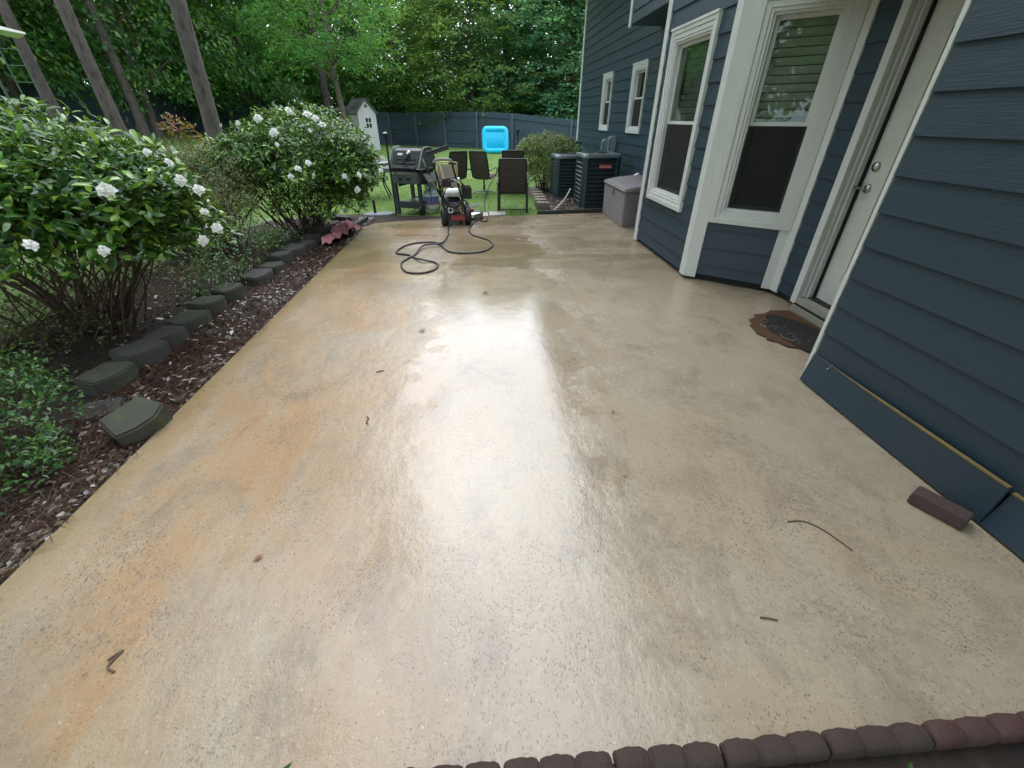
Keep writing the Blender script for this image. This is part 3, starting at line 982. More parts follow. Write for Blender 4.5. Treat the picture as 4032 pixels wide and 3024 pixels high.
dw.box(b, GL0 - .05, GL1 + .05, GZ0 - 0.05, GZ1 + .05, -0.40, -0.39)
b.build("room_panel", M("warm_brown_room", (0.16, 0.09, 0.055), 0.8), door)
TX = Matrix.Rotation(R(-90), 4, 'Y')
def at_door(u, z):
    return Matrix.Translation(dw.P(u, z, 0.0)) @ TX
hb = MB().lathe([(0.034, 0.0), (0.034, 0.006), (0.030, 0.014), (0.013, 0.018), (0.011, 0.05)], 18, at_door(0.888, 1.105))
c0 = dw.P(0.888, 1.105, 0.055)
hb.tube([c0 + Vector((0, -0.012, 0)), c0 + Vector((0, 0.03, 0.004)), c0 + Vector((0, 0.075, 0.002)), c0 + Vector((0.004, 0.10, -0.004))], [0.012, 0.0105, 0.0095, 0.007], 10)
hb.build("handle", mt['nickel'], door)
MB().lathe([(0.036, 0.0), (0.036, 0.008), (0.031, 0.018), (0.016, 0.020), (0.014, 0.026), (0.0, 0.026)], 20, at_door(0.888, 1.268)).build("deadbolt", mt['nickel'], door)

# white metal awning over the door
aw = MB()
pr = [(3.08, 2.80), (3.08, 2.76), (2.50, 2.395), (2.468, 2.395), (2.468, 2.44), (2.49, 2.445)]
Tm = Matrix(((1, 0, 0, 0), (0, 0, -1, 4.29), (0, 1, 0, 0), (0, 0, 0, 1)))
aw.prism(pr, 0.0, 1.84, Tm)
awn = aw.build("awning", mt['awning'], house, bevel=0.003, seg=1)
a2 = MB()
a2.tube([(2.462, 2.46, 2.405), (2.462, 4.285, 2.405)], 0.009, 8)
a2.tube([(2.55, 4.292, 2.43), (3.0, 4.292, 2.71)], 0.008, 8)
a2.build("edge_bead", mt['awning'], awn)

# cantilevered upper storey box beyond the bay
XO, YO, ZO = 2.60, 8.85, 2.89
ob = Wall((XO, 6.50), (XO, YO), (-1, 0))
oe = Wall((XO, YO), (XF, YO), (0, 1))
siding(ob, 0, ob.len, ZO, ZT, seed=8)
siding(oe, 0.0, oe.len, ZO, ZT, seed=9)
so = MB()
so.box(XO + 0.002, XF, 6.53, YO - 0.002, ZO - 0.0, ZO + 0.03)
so.build("soffit", M("dark_blue_soffit", (0.03, 0.05, 0.085), 0.6), house)
corner_board(ob, ob.len - 0.085, ob.len + 0.02, ZO - 0.03, ZT, "short white board on the overhanging upper storey corner")

# roof with eaves
rf = MB()
eav = [(XN - 0.30, -2.6), (XN - 0.30, 7.0), (XF - 0.30, 7.0), (XF - 0.30, 15.6), (11.4, 15.6), (11.4, -2.6)]
rf.prism(eav, ZT, ZT + 0.16)
roof = rf.build("roof", mt['trim'], house)
r2 = MB()
r2.hexa([Vector(q) for q in ((1.95, -2.7, ZT + .16), (11.5, -2.7, ZT + .16), (11.5, 15.7, ZT + .16), (1.95, 15.7, ZT + .16), (6.4, 0.5, ZT + 2.6), (6.9, 0.5, ZT + 2.6), (6.9, 12.5, ZT + 2.6), (6.4, 12.5, ZT + 2.6))])
r2.build("shingles", mt['roofgrey'], roof)

# ------------------------------------------------------------------ fences
def fence(name, pts, label, cat, hts=1.78, face=1, bay=2.44):
    f = empty(name, (pts[0][0], pts[0][1], 0), 0, label, cat)
    ox, oy = pts[0]
    rr = random.Random(len(label))
    for (ax, ay), (bx, by) in zip(pts, pts[1:]):
        ln = math.hypot(bx - ax, by - ay)
        nb_ = max(1, round(ln / bay))
        dx, dy = (bx - ax) / ln, (by - ay) / ln
        nx_, ny_ = dy * face, -dx * face
        for i in range(nb_):
            s0, s1 = ln * i / nb_, ln * (i + 1) / nb_
            g0 = ground_z(ax + dx * s0, ay + dy * s0)
            g1 = ground_z(ax + dx * s1, ay + dy * s1)
            mb = MB()
            wd = 0.138
            k = int((s1 - s0) / wd)
            for j in range(k):
                t0, t1 = s0 + j * (s1 - s0) / k, s0 + (j + 1) * (s1 - s0) / k - 0.006
                gz = g0 + (g1 - g0) * (j / k)
                top = gz + hts + rr.uniform(-0.012, 0.012)
                x0, y0, x1, y1 = ax + dx * t0 - ox, ay + dy * t0 - oy, ax + dx * t1 - ox, ay + dy * t1 - oy
                c = 0.03
                pl = [(0, gz + 0.03), (1, gz + 0.03), (1, top - c), (1 - c / wd, top), (c / wd, top), (0, top - c)]
                v0 = [Vector((x0 + (x1 - x0) * u, y0 + (y1 - y0) * u, z)) for u, z in pl]
                v1 = [p_ - Vector((nx_, ny_, 0)) * 0.018 for p_ in v0]
                n_ = 6
                mb.add(v0 + v1, [tuple(range(n_)), tuple(range(2 * n_ - 1, n_ - 1, -1))] + [(q_, n_ + q_, n_ + (q_ + 1) % n_, (q_ + 1) % n_) for q_ in range(n_)])
            mb.build("panel", mt['fence'], f)
            rl = MB()
            for rz in (0.25, 0.88, hts - 0.24):
                h_ = 0.075
                a_ = [Vector((ax + dx * s0 - ox, ay + dy * s0 - oy, g0 + rz)), Vector((ax + dx * s1 - ox, ay + dy * s1 - oy, g1 + rz))]
                nv = Vector((nx_, ny_, 0))
                q_ = [a_[0] + nv * .002, a_[1] + nv * .002, a_[1] + nv * .04, a_[0] + nv * .04]
                rl.hexa(q_ + [p_ + UP * h_ for p_ in q_])
            rl.build("rail", mt['fence'], f)
        for i in range(nb_ + 1):
            s = ln * i / nb_
            g = ground_z(ax + dx * s, ay + dy * s)
            pb = MB()
            c = Vector((ax + dx * s - ox + nx_ * 0.085, ay + dy * s - oy + ny_ * 0.085, 0))
            tx, ty = Vector((dx, dy, 0)) * 0.045, Vector((nx_, ny_, 0)) * 0.045
            q_ = [c - tx - ty, c + tx - ty, c + tx + ty, c - tx + ty]
            pb.hexa([p_ + UP * (g - 0.1) for p_ in q_] + [p_ + UP * (g + hts - 0.02) for p_ in q_])
            pb.build("post", mt['fencepost'], f, bevel=0.004, seg=1)
    return f
fence("fence", [(-14.6, 34.2), (-5.6, 32.08), (1.92, 25.93)], "dark stained board fence along the back of the lawn, behind the blue raft", "fence")
fence("fence", [(1.92, 25.93), (4.67, 23.73), (9.2, 20.4)], "dark board fence section running behind the pale tipped bush to the house", "fence")
fence("fence", [(-20.8, 22.0), (-17.9, 27.35), (-14.6, 34.2)], "shaded dark fence behind the pine trunks on the sloping side", "fence", 1.85)

# ------------------------------------------------------------------ edging blocks, edgers and loose stones
ORD = ["first", "second", "third", "fourth", "fifth", "sixth", "seventh", "eighth", "ninth", "tenth", "eleventh", "twelfth", "thirteenth", "fourteenth", "fifteenth", "sixteenth"]
BLK = [(-0.15, -0.09), (-0.05, -0.125), (0.06, -0.12), (0.15, -0.07), (0.115, 0.11), (-0.115, 0.11)]
def block(x, y, z, rz, s=1.0, h=0.13, mat='stone', tilt=(0, 0), poly=BLK):
    mb = MB()
    T = Matrix.Rotation(R(tilt[0]), 4, 'X') @ Matrix.Rotation(R(tilt[1]), 4, 'Y')
    mb.prism([(px_ * s, py_ * s) for px_, py_ in poly], 0, h, T)
    o_ = mb.build("edging_stone", mt[mat], None, bevel=0.012, jit=0.006, seg=2)
    o_.location = (x, y, z)
    o_.rotation_euler = (0, 0, R(rz))
    return o_
tag(block(-2.13, 2.17, -0.055, 62, 1.0, 0.185, 'moss', (12, -9)), "loose mossy grey block tilted against the patio edge, out of line with the row", "edging stone")
row = [(-2.70, 2.72, 78), (-2.69, 3.05, 66), (-2.69, 3.37, 70), (-2.71, 3.73, 74), (-2.72, 4.06, 82), (-2.69, 4.42, 75), (-2.63, 4.98, 80),
       (-2.60, 5.30, 88), (-2.65, 5.70, 76), (-2.61, 6.07, 70), (-2.56, 6.42, 80), (-2.60, 6.78, 85), (-2.57, 7.30, 82), (-2.56, 7.72, 90)]
mossy = {0, 3, 4, 5, 7}
for i, (x, y, a) in enumerate(row):
    o_ = block(x, y, -0.07, a, 1.10 + 0.10 * math.sin(i * 2.3), 0.165 + 0.018 * math.sin(i * 1.7), 'moss' if i in mossy else 'stone', (2 * math.sin(i * 3.1), 3 * math.sin(i * 1.9)))
    tag(o_, ("moss edged" if i in mossy else "grey") + " edging block, %s in the row counted from the tilted loose block" % ORD[i], "edging stone", "edging blocks along the shrub bed")
tag(block(-2.55, 2.40, -0.05, 20, 0.95, 0.05, 'stone', (3, 0)), "thin flat stone lying between the loose block and the row", "edging stone")
tag(block(-2.42, 3.55, -0.05, 60, 0.55, 0.05, 'moss', (3, 4)), "small flat stone fragment beside the moss edged blocks", "edging stone")
tag(block(-2.62, 8.25, -0.05, 40, 1.3, 0.16, 'stone', (6, 12)), "dark upright edging block past the pink cloth", "edging stone")
SC = [(-0.11, -0.13), (-0.06, -0.165), (0.0, -0.175), (0.06, -0.165), (0.11, -0.13), (0.085, 0.1), (-0.085, 0.1)]
rrow = [(1.36, 9.40, 62), (1.37, 9.78, 66), (1.40, 10.16, 70), (1.41, 10.54, 72), (1.41, 10.95, 75), (1.39, 11.35, 80)]
for i, (x, y, a) in enumerate(rrow):
    o_ = block(x, y, -0.05, a - 90 - 62, 1.0, 0.155, 'tanblock', (2 * math.sin(i), 2), SC)
    tag(o_, "tan grey scalloped block between lawn and condensers, %s from the patio" % ORD[i], "edging stone", "scalloped blocks beside the condenser bed")

# scalloped edgers along the near end of the slab: three humps to a piece
def edger_bm(seed):
    mb = MB()
    n_, m_ = 60, 9
    Lx = 0.318
    vs = []
    prof = [(-0.050, -0.12), (-0.052, -0.01), (-0.048, 0.016), (-0.036, 0.026), (-0.010, 0.031), (0.022, 0.030), (0.040, 0.022), (0.050, 0.006), (0.054, -0.12)]
    for i in range(n_ + 1):
        u = i / n_
        sn = abs(math.sin(u * 3 * math.pi))
        hump, arch = sn ** 0.22, sn ** 0.6
        for py_, pz_ in prof:
            z = pz_ if pz_ < -0.1 else -0.02 + (pz_ + 0.02) * (0.66 + 0.26 * hump + 0.08 * arch)
            y = py_ * ((0.62 + 0.20 * hump + 0.18 * arch) if py_ > 0 else (0.84 + 0.16 * hump))
            nn = noise.noise(Vector((u * 22 + seed * 7, py_ * 90, pz_ * 90))) * 0.0035
            vs.append((u * Lx - Lx / 2, y + nn, z + nn))
    fs = []
    for i in range(n_):
        for j in range(m_ - 1):
            fs.append((i * m_ + j, i * m_ + j + 1, (i + 1) * m_ + j + 1, (i + 1) * m_ + j))
    mb.add(vs, fs, True)
    mb.add([vs[j] for j in range(m_)], [tuple(range(m_ - 1, -1, -1))])
    mb.add([vs[n_ * m_ + j] for j in range(m_)], [tuple(range(m_))])
    return mb
xs = [2.12 - 0.326 * i for i in range(8)]
for i, x in enumerate(xs):
    g_ = i in (3, 4, 5, 6, 7)
    o_ = edger_bm(i).build("brick_edger", mt['greybrick' if g_ else 'redbrick'], None, jit=0.002)
    o_.location = (x, 0.402, 0.002)
    o_.scale = (1, 0.66, 1)
    o_.rotation_euler = (0, 0, R([0.6, -0.8, 0.5, -0.4, 0.9, -0.6, 0.3, 0.1][i]))
    tag(o_, ("weathered brown" if g_ else "red") + " scalloped edger along the near patio end, %s from the house wall" % ORD[i], "edger", "scalloped edgers along the near patio end")

o_ = MB().box(-0.105, 0.105, -0.05, 0.05, 0.0, 0.062).build("brick", mt['brick'], None, bevel=0.006, jit=0.003)
o_.location = (2.135, 1.205, 0.002)
o_.rotation_euler = (0, 0, R(-62))
tag(o_, "brown brick lying against the loose siding board", "brick")

def slabstone(name, x, y, z, pts, h, mat, label, cat, rz=0):
    o_ = MB().prism(pts, 0, h).build(name, mt[mat], None, bevel=0.006, jit=0.006)
    o_.location = (x, y, z)
    o_.rotation_euler = (0, 0, R(rz))
    return tag(o_, label, cat)
slabstone("flagstone", -2.02, 8.98, -0.035, [(-.30, -.10), (-.10, -.20), (.22, -.15), (.33, .02), (.18, .18), (-.2, .16)], 0.035, 'flag', "blue grey flagstone around the foot of the black stub post", "flagstone")
slabstone("flagstone", -2.18, 8.50, -0.03, [(-.14, -.08), (.13, -.09), (.15, .07), (-.12, .09)], 0.03, 'flag', "small flat stone beside the far garden corner of the slab", "flagstone")
slabstone("paver", -0.02, 8.66, -0.04, [(-.17, -.16), (.17, -.13), (.17, .26), (-.17, .24)], 0.045, 'paver', "pale square paver crossed by the hose, nearer the pressure washer", "paver")
slabstone("paver", 0.335, 8.74, -0.04, [(-.165, -.14), (.165, -.10), (.165, .26), (-.165, .26)], 0.042, 'paver', "pale square paver just beyond the slab, next to the front sling chair", "paver")
o_ = MB().box(-0.69, 0.69, -0.022, 0.022, 0, 0.062).build("edging_board", mt['plank'], None, bevel=0.004)
o_.location = (1.83, 8.90, -0.03)
o_.rotation_euler = (0, 0, R(7.8))
tag(o_, "dark wet board edging the far end of the patio by the condensers", "edging board")
o_ = MB().box(-0.03, 0.03, -0.42, 0.42, 0, 0.09).build("edging_board", mt['plank'], None, bevel=0.004)
o_.location = (-2.16, 7.95, -0.03)
o_.rotation_euler = (0, 0, R(-6))
tag(o_, "narrow dark plank sticking out beyond the pink cloth", "edging board")

# ------------------------------------------------------------------ pink cloth crumpled on the mulch
outline = [(-2.31, 6.34), (-2.40, 6.62), (-2.36, 6.95), (-2.43, 7.30), (-2.46, 7.74), (-2.33, 7.82), (-2.21, 7.78), (-2.17, 7.50), (-2.06, 7.58), (-2.03, 7.42), (-2.12, 7.0), (-2.16, 6.72), (-2.22, 6.45)]
cx_ = sum(p_[0] for p_ in outline) / len(outline)
cy_ = sum(p_[1] for p_ in outline) / len(outline)
bm = bmesh.new()
bm.faces.new([bm.verts.new((x - cx_, y - cy_, 0)) for x, y in outline])
bmesh.ops.triangulate(bm, faces=bm.faces[:])
for _ in range(4):
    bmesh.ops.subdivide_edges(bm, edges=bm.edges[:], cuts=1, use_grid_fill=True)
for v in bm.verts:
    p_ = v.co.copy()
    edge = min(1.0, min((Vector((x - cx_, y - cy_, 0)) - p_).length for x, y in outline) / 0.16)
    rid = 1 - abs(noise.noise(Vector((p_.x * 5 + 3, p_.y * 2.2, 0.3)))) * 2.2
    r2_ = 1 - abs(noise.noise(Vector((p_.x * 13 + p_.y * 5, p_.y * 6, 1.3)))) * 2.0
    v.co.z = 0.012 + (0.045 + 0.075 * max(0, rid) + 0.045 * max(0, r2_)) * (0.3 + 0.7 * edge)
    v.co.x += 0.02 * noise.noise(p_ * 8)
    v.co.y += 0.03 * noise.noise(p_ * 7 + Vector((5, 0, 0)))
me = bpy.data.meshes.new("cloth")
bm.to_mesh(me)
bm.free()
me.polygons.foreach_set('use_smooth', [True] * len(me.polygons))
me.materials.append(mt['pink'])
o_ = bpy.data.objects.new("cloth", me)
col.objects.link(o_)
o_.location = (cx_, cy_, -0.01)
sm = o_.modifiers.new("solid", 'SOLIDIFY')
sm.thickness = 0.006
tag(o_, "crumpled pink cloth lying on the mulch beside the patio", "cloth")

# ------------------------------------------------------------------ garden hose
hp = [(0.60, 15.4), (0.45, 14.6), (0.29, 13.1), (0.16, 11.4), (0.09, 10.06), (0.085, 9.08), (0.105, 8.6), (0.123, 8.22), (0.077, 8.0), (-0.03, 8.1), (-0.107, 8.0), (-0.185, 7.57), (-0.20, 7.25), (-0.14, 6.97), (-0.03, 6.8), (0.097, 6.64),
      (0.16, 6.42), (0.149, 6.22), (0.044, 6.0), (-0.112, 5.91), (-0.303, 5.91), (-0.462, 6.0), (-0.552, 6.2), (-0.64, 6.44), (-0.742, 6.54), (-0.966, 6.52), (-1.127, 6.36), (-1.20, 6.1), (-1.17, 5.94), (-1.02, 5.87), (-0.905, 5.70),
      (-0.80, 5.56), (-0.69, 5.54), (-0.61, 5.47), (-0.568, 5.33), (-0.602, 5.17), (-0.71, 5.06), (-0.842, 5.05), (-0.952, 5.13), (-1.03, 5.35), (-1.045, 5.54), (-0.969, 5.76), (-0.926, 5.87), (-0.87, 6.20), (-0.78, 6.33), (-0.643, 6.35),
      (-0.576, 6.56), (-0.535, 6.95), (-0.554, 7.4), (-0.55, 7.62)]
def hz(x, y, k):
    base = 0.013 if y < 8.5 else -0.012
    return base + (0.022 if k in (43, 44, 45) else 0.0) + (0.02 if k in (31,) else 0.0)
pts = [Vector((x, y, hz(x, y, k))) for k, (x, y) in enumerate(hp)] + [Vector((-0.50, 7.72, 0.06)), Vector((-0.41, 7.74, 0.17)), Vector((-0.345, 7.735, 0.222))]
def catmull(p, m=6):
    out = []
    for i in range(len(p) - 1):
        a, b, c, d_ = p[max(0, i - 1)], p[i], p[i + 1], p[min(len(p) - 1, i + 2)]
        for j in range(m):
            t = j / m
            out.append(0.5 * ((2 * b) + (c - a) * t + (2 * a - 5 * b + 4 * c - d_) * t * t + (3 * b - a - 3 * c + d_) * t ** 3))
    out.append(p[-1])
    return out
o_ = MB().tube(catmull(pts), 0.0125, 10).build("garden_hose", mt['hose'])
tag(o_, "dark grey hose looped on the slab and fed to the pressure washer", "hose")

# ------------------------------------------------------------------ pressure washer
pw = empty("pressure_washer", (-0.43, 7.80, 0.0), 9, "wheeled pressure washer with white fuel tank parked at the far patio end", "pressure washer")
pw.scale = (1.06, 1.06, 1.06)
RY = Matrix.Rotation(R(90), 4, 'Y')
for sx in (-1, 1):
    T = Matrix.Translation((sx * 0.195, 0.0, 0.138)) @ RY
    w = MB().lathe([(0.075, -0.045), (0.118, -0.048), (0.135, -0.034), (0.1385, 0.0), (0.135, 0.034), (0.118, 0.048), (0.075, 0.045)], 26, T).build("wheel", mt['rubber'], pw)
    MB().lathe([(0.0, -0.03), (0.05, -0.032), (0.074, -0.038), (0.076, 0.0), (0.074, 0.038), (0.05, 0.034), (0.03, 0.05), (0.0, 0.05)], 20, T).build("rim", mt['grey' if sx > 0 else 'black'], w)
fr = MB()
for sx in (-1, 1):
    fr.tube(catmull([Vector((sx * 0.165, 0.50, 0.10)), Vector((sx * 0.165, 0.05, 0.10)), Vector((sx * 0.165, -0.02, 0.16)), Vector((sx * 0.155 - 0.05, -0.10, 0.40)), Vector((sx * 0.145 - 0.115, -0.19, 0.68)), Vector((sx * 0.137 - 0.165, -0.26, 0.89))], 5), 0.014, 8)
top = [Vector((-0.302, -0.26, 0.89)), Vector((-0.310, -0.275, 0.945)), Vector((-0.275, -0.285, 0.983)), Vector((-0.170, -0.288, 0.992)), Vector((-0.065, -0.285, 0.983)), Vector((-0.030, -0.275, 0.945)), Vector((-0.028, -0.26, 0.89))]
fr.tube(catmull(top, 5), 0.015, 8)
fr.tube([(-0.26, -0.19, 0.68), (0.03, -0.19, 0.68)], 0.012, 8)
fr.tube([(-0.165, 0.5, 0.10), (0.165, 0.5, 0.10)], 0.013, 8)
fr.box(-0.16, 0.16, 0.02, 0.50, 0.095, 0.115)
fr.tube([(-0.24, 0, 0.138), (0.24, 0, 0.138)], 0.009, 8)
fr.tube([(0.12, 0.48, 0.1), (0.12, 0.48, 0.02)], 0.018, 8)
fr.tube([(-0.12, 0.48, 0.1), (-0.12, 0.48, 0.02)], 0.018, 8)
fr.build("frame", mt['black'], pw)
MB().tube(catmull(top[1:-1], 5), 0.019, 8).build("grip", mt['grey'], pw)
pn = MB().box(-0.145, 0.150, -0.075, -0.06, 0.062, 0.185).build("front_panel", mt['blackplastic'], pw, bevel=0.004)
MB().box(-0.09, 0.135, -0.079, -0.0752, 0.085, 0.160).build("sticker", mt['redsticker'], pn)
tr = MB().box(-0.20, -0.06, -0.205, -0.185, 0.60, 0.72)
tr.build("control_panel", mt['blackplastic'], pw, bevel=0.005)
eng = MB()
eng.box(-0.12, 0.10, 0.14, 0.42, 0.115, 0.30)
eng.lathe([(0.0, 0.0), (0.115, 0.0), (0.125, 0.02), (0.125, 0.10), (0.10, 0.125), (0.0, 0.13)], 22, Matrix.Translation((-0.01, 0.28, 0.27)))
for k in range(6):
    eng.box(0.10, 0.155, 0.18, 0.34, 0.15 + k * 0.022, 0.158 + k * 0.022)
engine = eng.build("engine", mt['blackplastic'], pw, bevel=0.006, seg=1)
ft = MB().lathe([(0.0, 0.0), (0.115, 0.0), (0.135, 0.02), (0.137, 0.05), (0.137, 0.056), (0.125, 0.085), (0.09, 0.115), (0.045, 0.125), (0.0, 0.127)], 26, Matrix.Translation((-0.005, 0.20, 0.415)) @ Matrix.Diagonal((1.0, 0.85, 1.0, 1.0)))
tk = ft.build("fuel_tank", mt['enginewhite'], engine)
MB().lathe([(0.139, 0.048), (0.143, 0.052), (0.139, 0.058)], 26, Matrix.Translation((-0.005, 0.20, 0.415)) @ Matrix.Diagonal((1.0, 0.85, 1.0, 1.0))).build("tank_seam", mt['chrome'], engine)
MB().lathe([(0.035, 0.0), (0.035, 0.022), (0.0, 0.024)], 14, Matrix.Translation((-0.01, 0.2, 0.54))).build("fuel_cap", mt['blackplastic'], engine)
mf = MB().box(0.14, 0.30, 0.14, 0.36, 0.37, 0.545)
mf.box(0.145, 0.295, 0.145, 0.355, 0.545, 0.556)
mf.build("air_filter_box", mt['gloss'], engine, bevel=0.018, seg=3)
MB().lathe([(0.0, 0), (0.07, 0.0), (0.075, 0.02), (0.075, 0.1), (0.06, 0.12), (0.0, 0.12)], 18, Matrix.Translation((0.17, 0.28, 0.27)) @ Matrix.Rotation(R(90), 4, 'X')).build("exhaust", mt['nickel'], engine)
pm = MB()
pm.box(-0.08, 0.10, -0.04, 0.14, 0.205, 0.315)
pm.lathe([(0.0, 0), (0.055, 0.0), (0.062, 0.015), (0.062, 0.14), (0.045, 0.16), (0, 0.16)], 18, Matrix.Translation((0.0, 0.12, 0.275)) @ Matrix.Rotation(R(90), 4, 'X'))
pump = pm.build("pump", mt['castgrey'], pw, bevel=0.008)
ex = MB().box(-0.135, -0.045, -0.075, -0.055, 0.195, 0.295)
ex.build("pump_flange", mt['nickel'], pump, bevel=0.012, seg=2)
MB().lathe([(0.0, 0.0), (0.026, 0.0), (0.026, 0.004), (0.0, 0.0042)], 16, Matrix.Translation((-0.09, -0.0752, 0.245)) @ Matrix.Rotation(R(90), 4, 'X')).build("port", mt['weather'], pump)
br = MB()
br.lathe([(0.018, 0), (0.018, 0.05), (0.012, 0.055), (0.012, 0.09)], 10, Matrix.Translation((0.075, -0.03, 0.225)) @ Matrix.Rotation(R(90), 4, 'X'))
br.lathe([(0.016, 0), (0.016, 0.10), (0.022, 0.105), (0.022, 0.13), (0, 0.13)], 10, Matrix.Translation((0.12, -0.02, 0.24)))
br.tube([(0.12, -0.02, 0.26), (0.08, -0.05, 0.28), (0.06, -0.06, 0.24)], 0.009, 8)
br.build("fittings", mt['brass'], pump)
hc = MB()
for k in range(4):
    a0 = k * 0.9
    ring_ = []
    rx, rz = 0.165 + 0.022 * (k % 3), 0.175 + 0.025 * ((k + 1) % 3)
    for j in range(26):
        a = 2 * math.pi * j / 26
        ring_.append(Vector((-0.06 + 0.02 * k - 0.012 * k + rx * math.cos(a), -0.20 + 0.012 * k - 0.08 * (rz * math.sin(a)) * 2.2, 0.50 + 0.015 * k + rz * math.sin(a))))
    hc.tube(ring_, 0.0075, 8, closed=True)
hc.tube(catmull([Vector((-0.16, -0.19, 0.55)), Vector((-0.22, -0.16, 0.42)), Vector((-0.20, -0.08, 0.28)), Vector((-0.12, -0.05, 0.30)), Vector((-0.02, -0.06, 0.34)), Vector((0.12, -0.03, 0.36))], 6), 0.0075, 8)
hc.build("hose_coil", mt['bluehose'], pw)
wd = MB()
wd.tube([(-0.46, -0.22, 1.0), (-0.42, -0.22, 0.88), (-0.36, -0.20, 0.74), (-0.29, -0.17, 0.58)], [0.016, 0.014, 0.010, 0.010], 8)
wand = wd.build("spray_wand", mt['chrome'], pw)
gr_ = MB()
gr_.tube([(-0.425, -0.22, 0.89), (-0.385, -0.21, 0.79)], 0.021, 8)
gr_.tube([(-0.29, -0.17, 0.58), (-0.21, -0.14, 0.44), (-0.19, -0.12, 0.33)], [0.02, 0.022, 0.016], 8)
gr_.tube([(-0.215, -0.145, 0.46), (-0.15, -0.17, 0.40)], 0.016, 8)
gr_.box(-0.235, -0.16, -0.17, -0.10, 0.33, 0.42)
gr_.build("grip", mt['blackplastic'], wand)
kn = MB()
kn.tube([(-0.02, -0.21, 0.70), (0.07, -0.21, 0.66)], [0.02, 0.026], 8)
kn.lathe([(0.03, 0), (0.04, 0.02), (0.02, 0.05), (0, 0.05)], 10, Matrix.Translation((0.055, -0.21, 0.685)))
kn.build("nozzle_cluster", mt['chrome'], pw)

# surface cleaner disc beyond it
scn = empty("surface_cleaner", (-0.17, 8.36, 0.0), 0, "round steel surface cleaner head lying behind the pressure washer", "surface cleaner")
MB().lathe([(0.205, 0.012), (0.215, 0.02), (0.215, 0.095), (0.20, 0.11), (0.06, 0.118), (0.0, 0.118)], 36).build("housing", mt['nickel'], scn)
MB().lathe([(0.212, 0.0), (0.222, 0.004), (0.222, 0.03), (0.216, 0.032)], 36).build("skirt", mt['rubber'], scn)
MB().lathe([(0.05, 0.118), (0.05, 0.15), (0.03, 0.17), (0.0, 0.17)], 16).build("swivel", mt['redsticker'], scn)
MB().tube(catmull([Vector((-0.10, -0.10, 0.13)), Vector((0.02, -0.05, 0.20)), Vector((0.14, 0.10, 0.215)), Vector((0.10, 0.18, 0.21)), Vector((-0.04, 0.08, 0.19)), Vector((-0.12, -0.02, 0.13))], 5), 0.012, 8).build("handle", mt['conduit'], scn)

# ------------------------------------------------------------------ gas grill
gl_ = empty("gas_grill", (-1.27, 9.22, -0.03), -25, "open framed gas grill with black lid and two front knobs on the lawn edge", "grill")
LX, LY = 0.27, 0.29
for sx in (-1, 1):
    for sy in (-1, 1):
        m_ = MB()
        z0_ = 0.0 if sx < 0 else 0.12
        m_.box(sx * LX - 0.035, sx * LX + 0.035, sy * LY - 0.03, sy * LY + 0.03, z0_, 0.62)
        m_.build("leg", mt['darkcast'], gl_, bevel=0.006, seg=1)
for sy in (-1, 1):
    T = Matrix.Translation((LX + 0.01, sy * (LY + 0.0), 0.105)) @ RY
    w = MB().lathe([(0.03, -0.03), (0.085, -0.032), (0.102, -0.02), (0.104, 0.0), (0.102, 0.02), (0.085, 0.032), (0.03, 0.03)], 22, T).build("wheel", mt['rubber'], gl_)
    MB().lathe([(0.0, -0.036), (0.028, -0.036), (0.030, 0.036), (0.0, 0.04)], 12, T).build("hub", mt['blackplastic'], w)
s_ = MB()
s_.box(-0.24, 0.24, -0.27, 0.27, 0.20, 0.225)
for sy in (-1, 1):
    s_.box(-0.235, 0.235, sy * 0.30 - 0.012, sy * 0.30 + 0.012, 0.12, 0.245)
s_.build("lower_shelf", mt['darkcast'], gl_, bevel=0.004, seg=1)
s_ = MB()
s_.box(-0.235, 0.235, 0.27, 0.29, 0.48, 0.62)
s_.box(-0.225, -0.21, -0.26, 0.27, 0.50, 0.62)
s_.build("frame_rail", mt['darkcast'], gl_, bevel=0.003, seg=1)
s_ = MB()
s_.hexa([Vector(q) for q in ((-.30, -.36, .565), (.30, -.36, .565), (.30, -.27, .565), (-.30, -.27, .565), (-.30, -.375, .765), (.30, -.375, .765), (.30, -.27, .78), (-.30, -.27, .78))])
cp = s_.build("control_panel", mt['castgrey'], gl_, bevel=0.012, seg=2)
for x in (-0.09, 0.09):
    T = Matrix.Translation((x, -0.366, 0.665)) @ Matrix.Rotation(R(94), 4, 'X')
    MB().lathe([(0.045, 0), (0.045, 0.008), (0.034, 0.012), (0.030, 0.038), (0.0, 0.042)], 18, T).box(-0.008, 0.008, -0.032, 0.032, 0.038, 0.05, T).build("knob", mt['darkcast'], cp)
MB().box(-0.27, 0.28, -0.379, -0.374, 0.735, 0.757).build("trim_strip", mt['nickel'], cp)
fb = MB()
fb.hexa([Vector(q) for q in ((-.24, -.22, .55), (.24, -.22, .55), (.24, .22, .55), (-.24, .22, .55), (-.31, -.27, .80), (.31, -.27, .80), (.31, .28, .80), (-.31, .28, .80))])
fb.build("firebox", mt['darkcast'], gl_, bevel=0.01)
lp = [(-0.315, 0.805), (-0.325, 0.84), (-0.30, 0.875), (-0.155, 1.115), (-0.09, 1.155), (0.08, 1.165), (0.20, 1.13), (0.285, 0.98), (0.29, 0.805)]
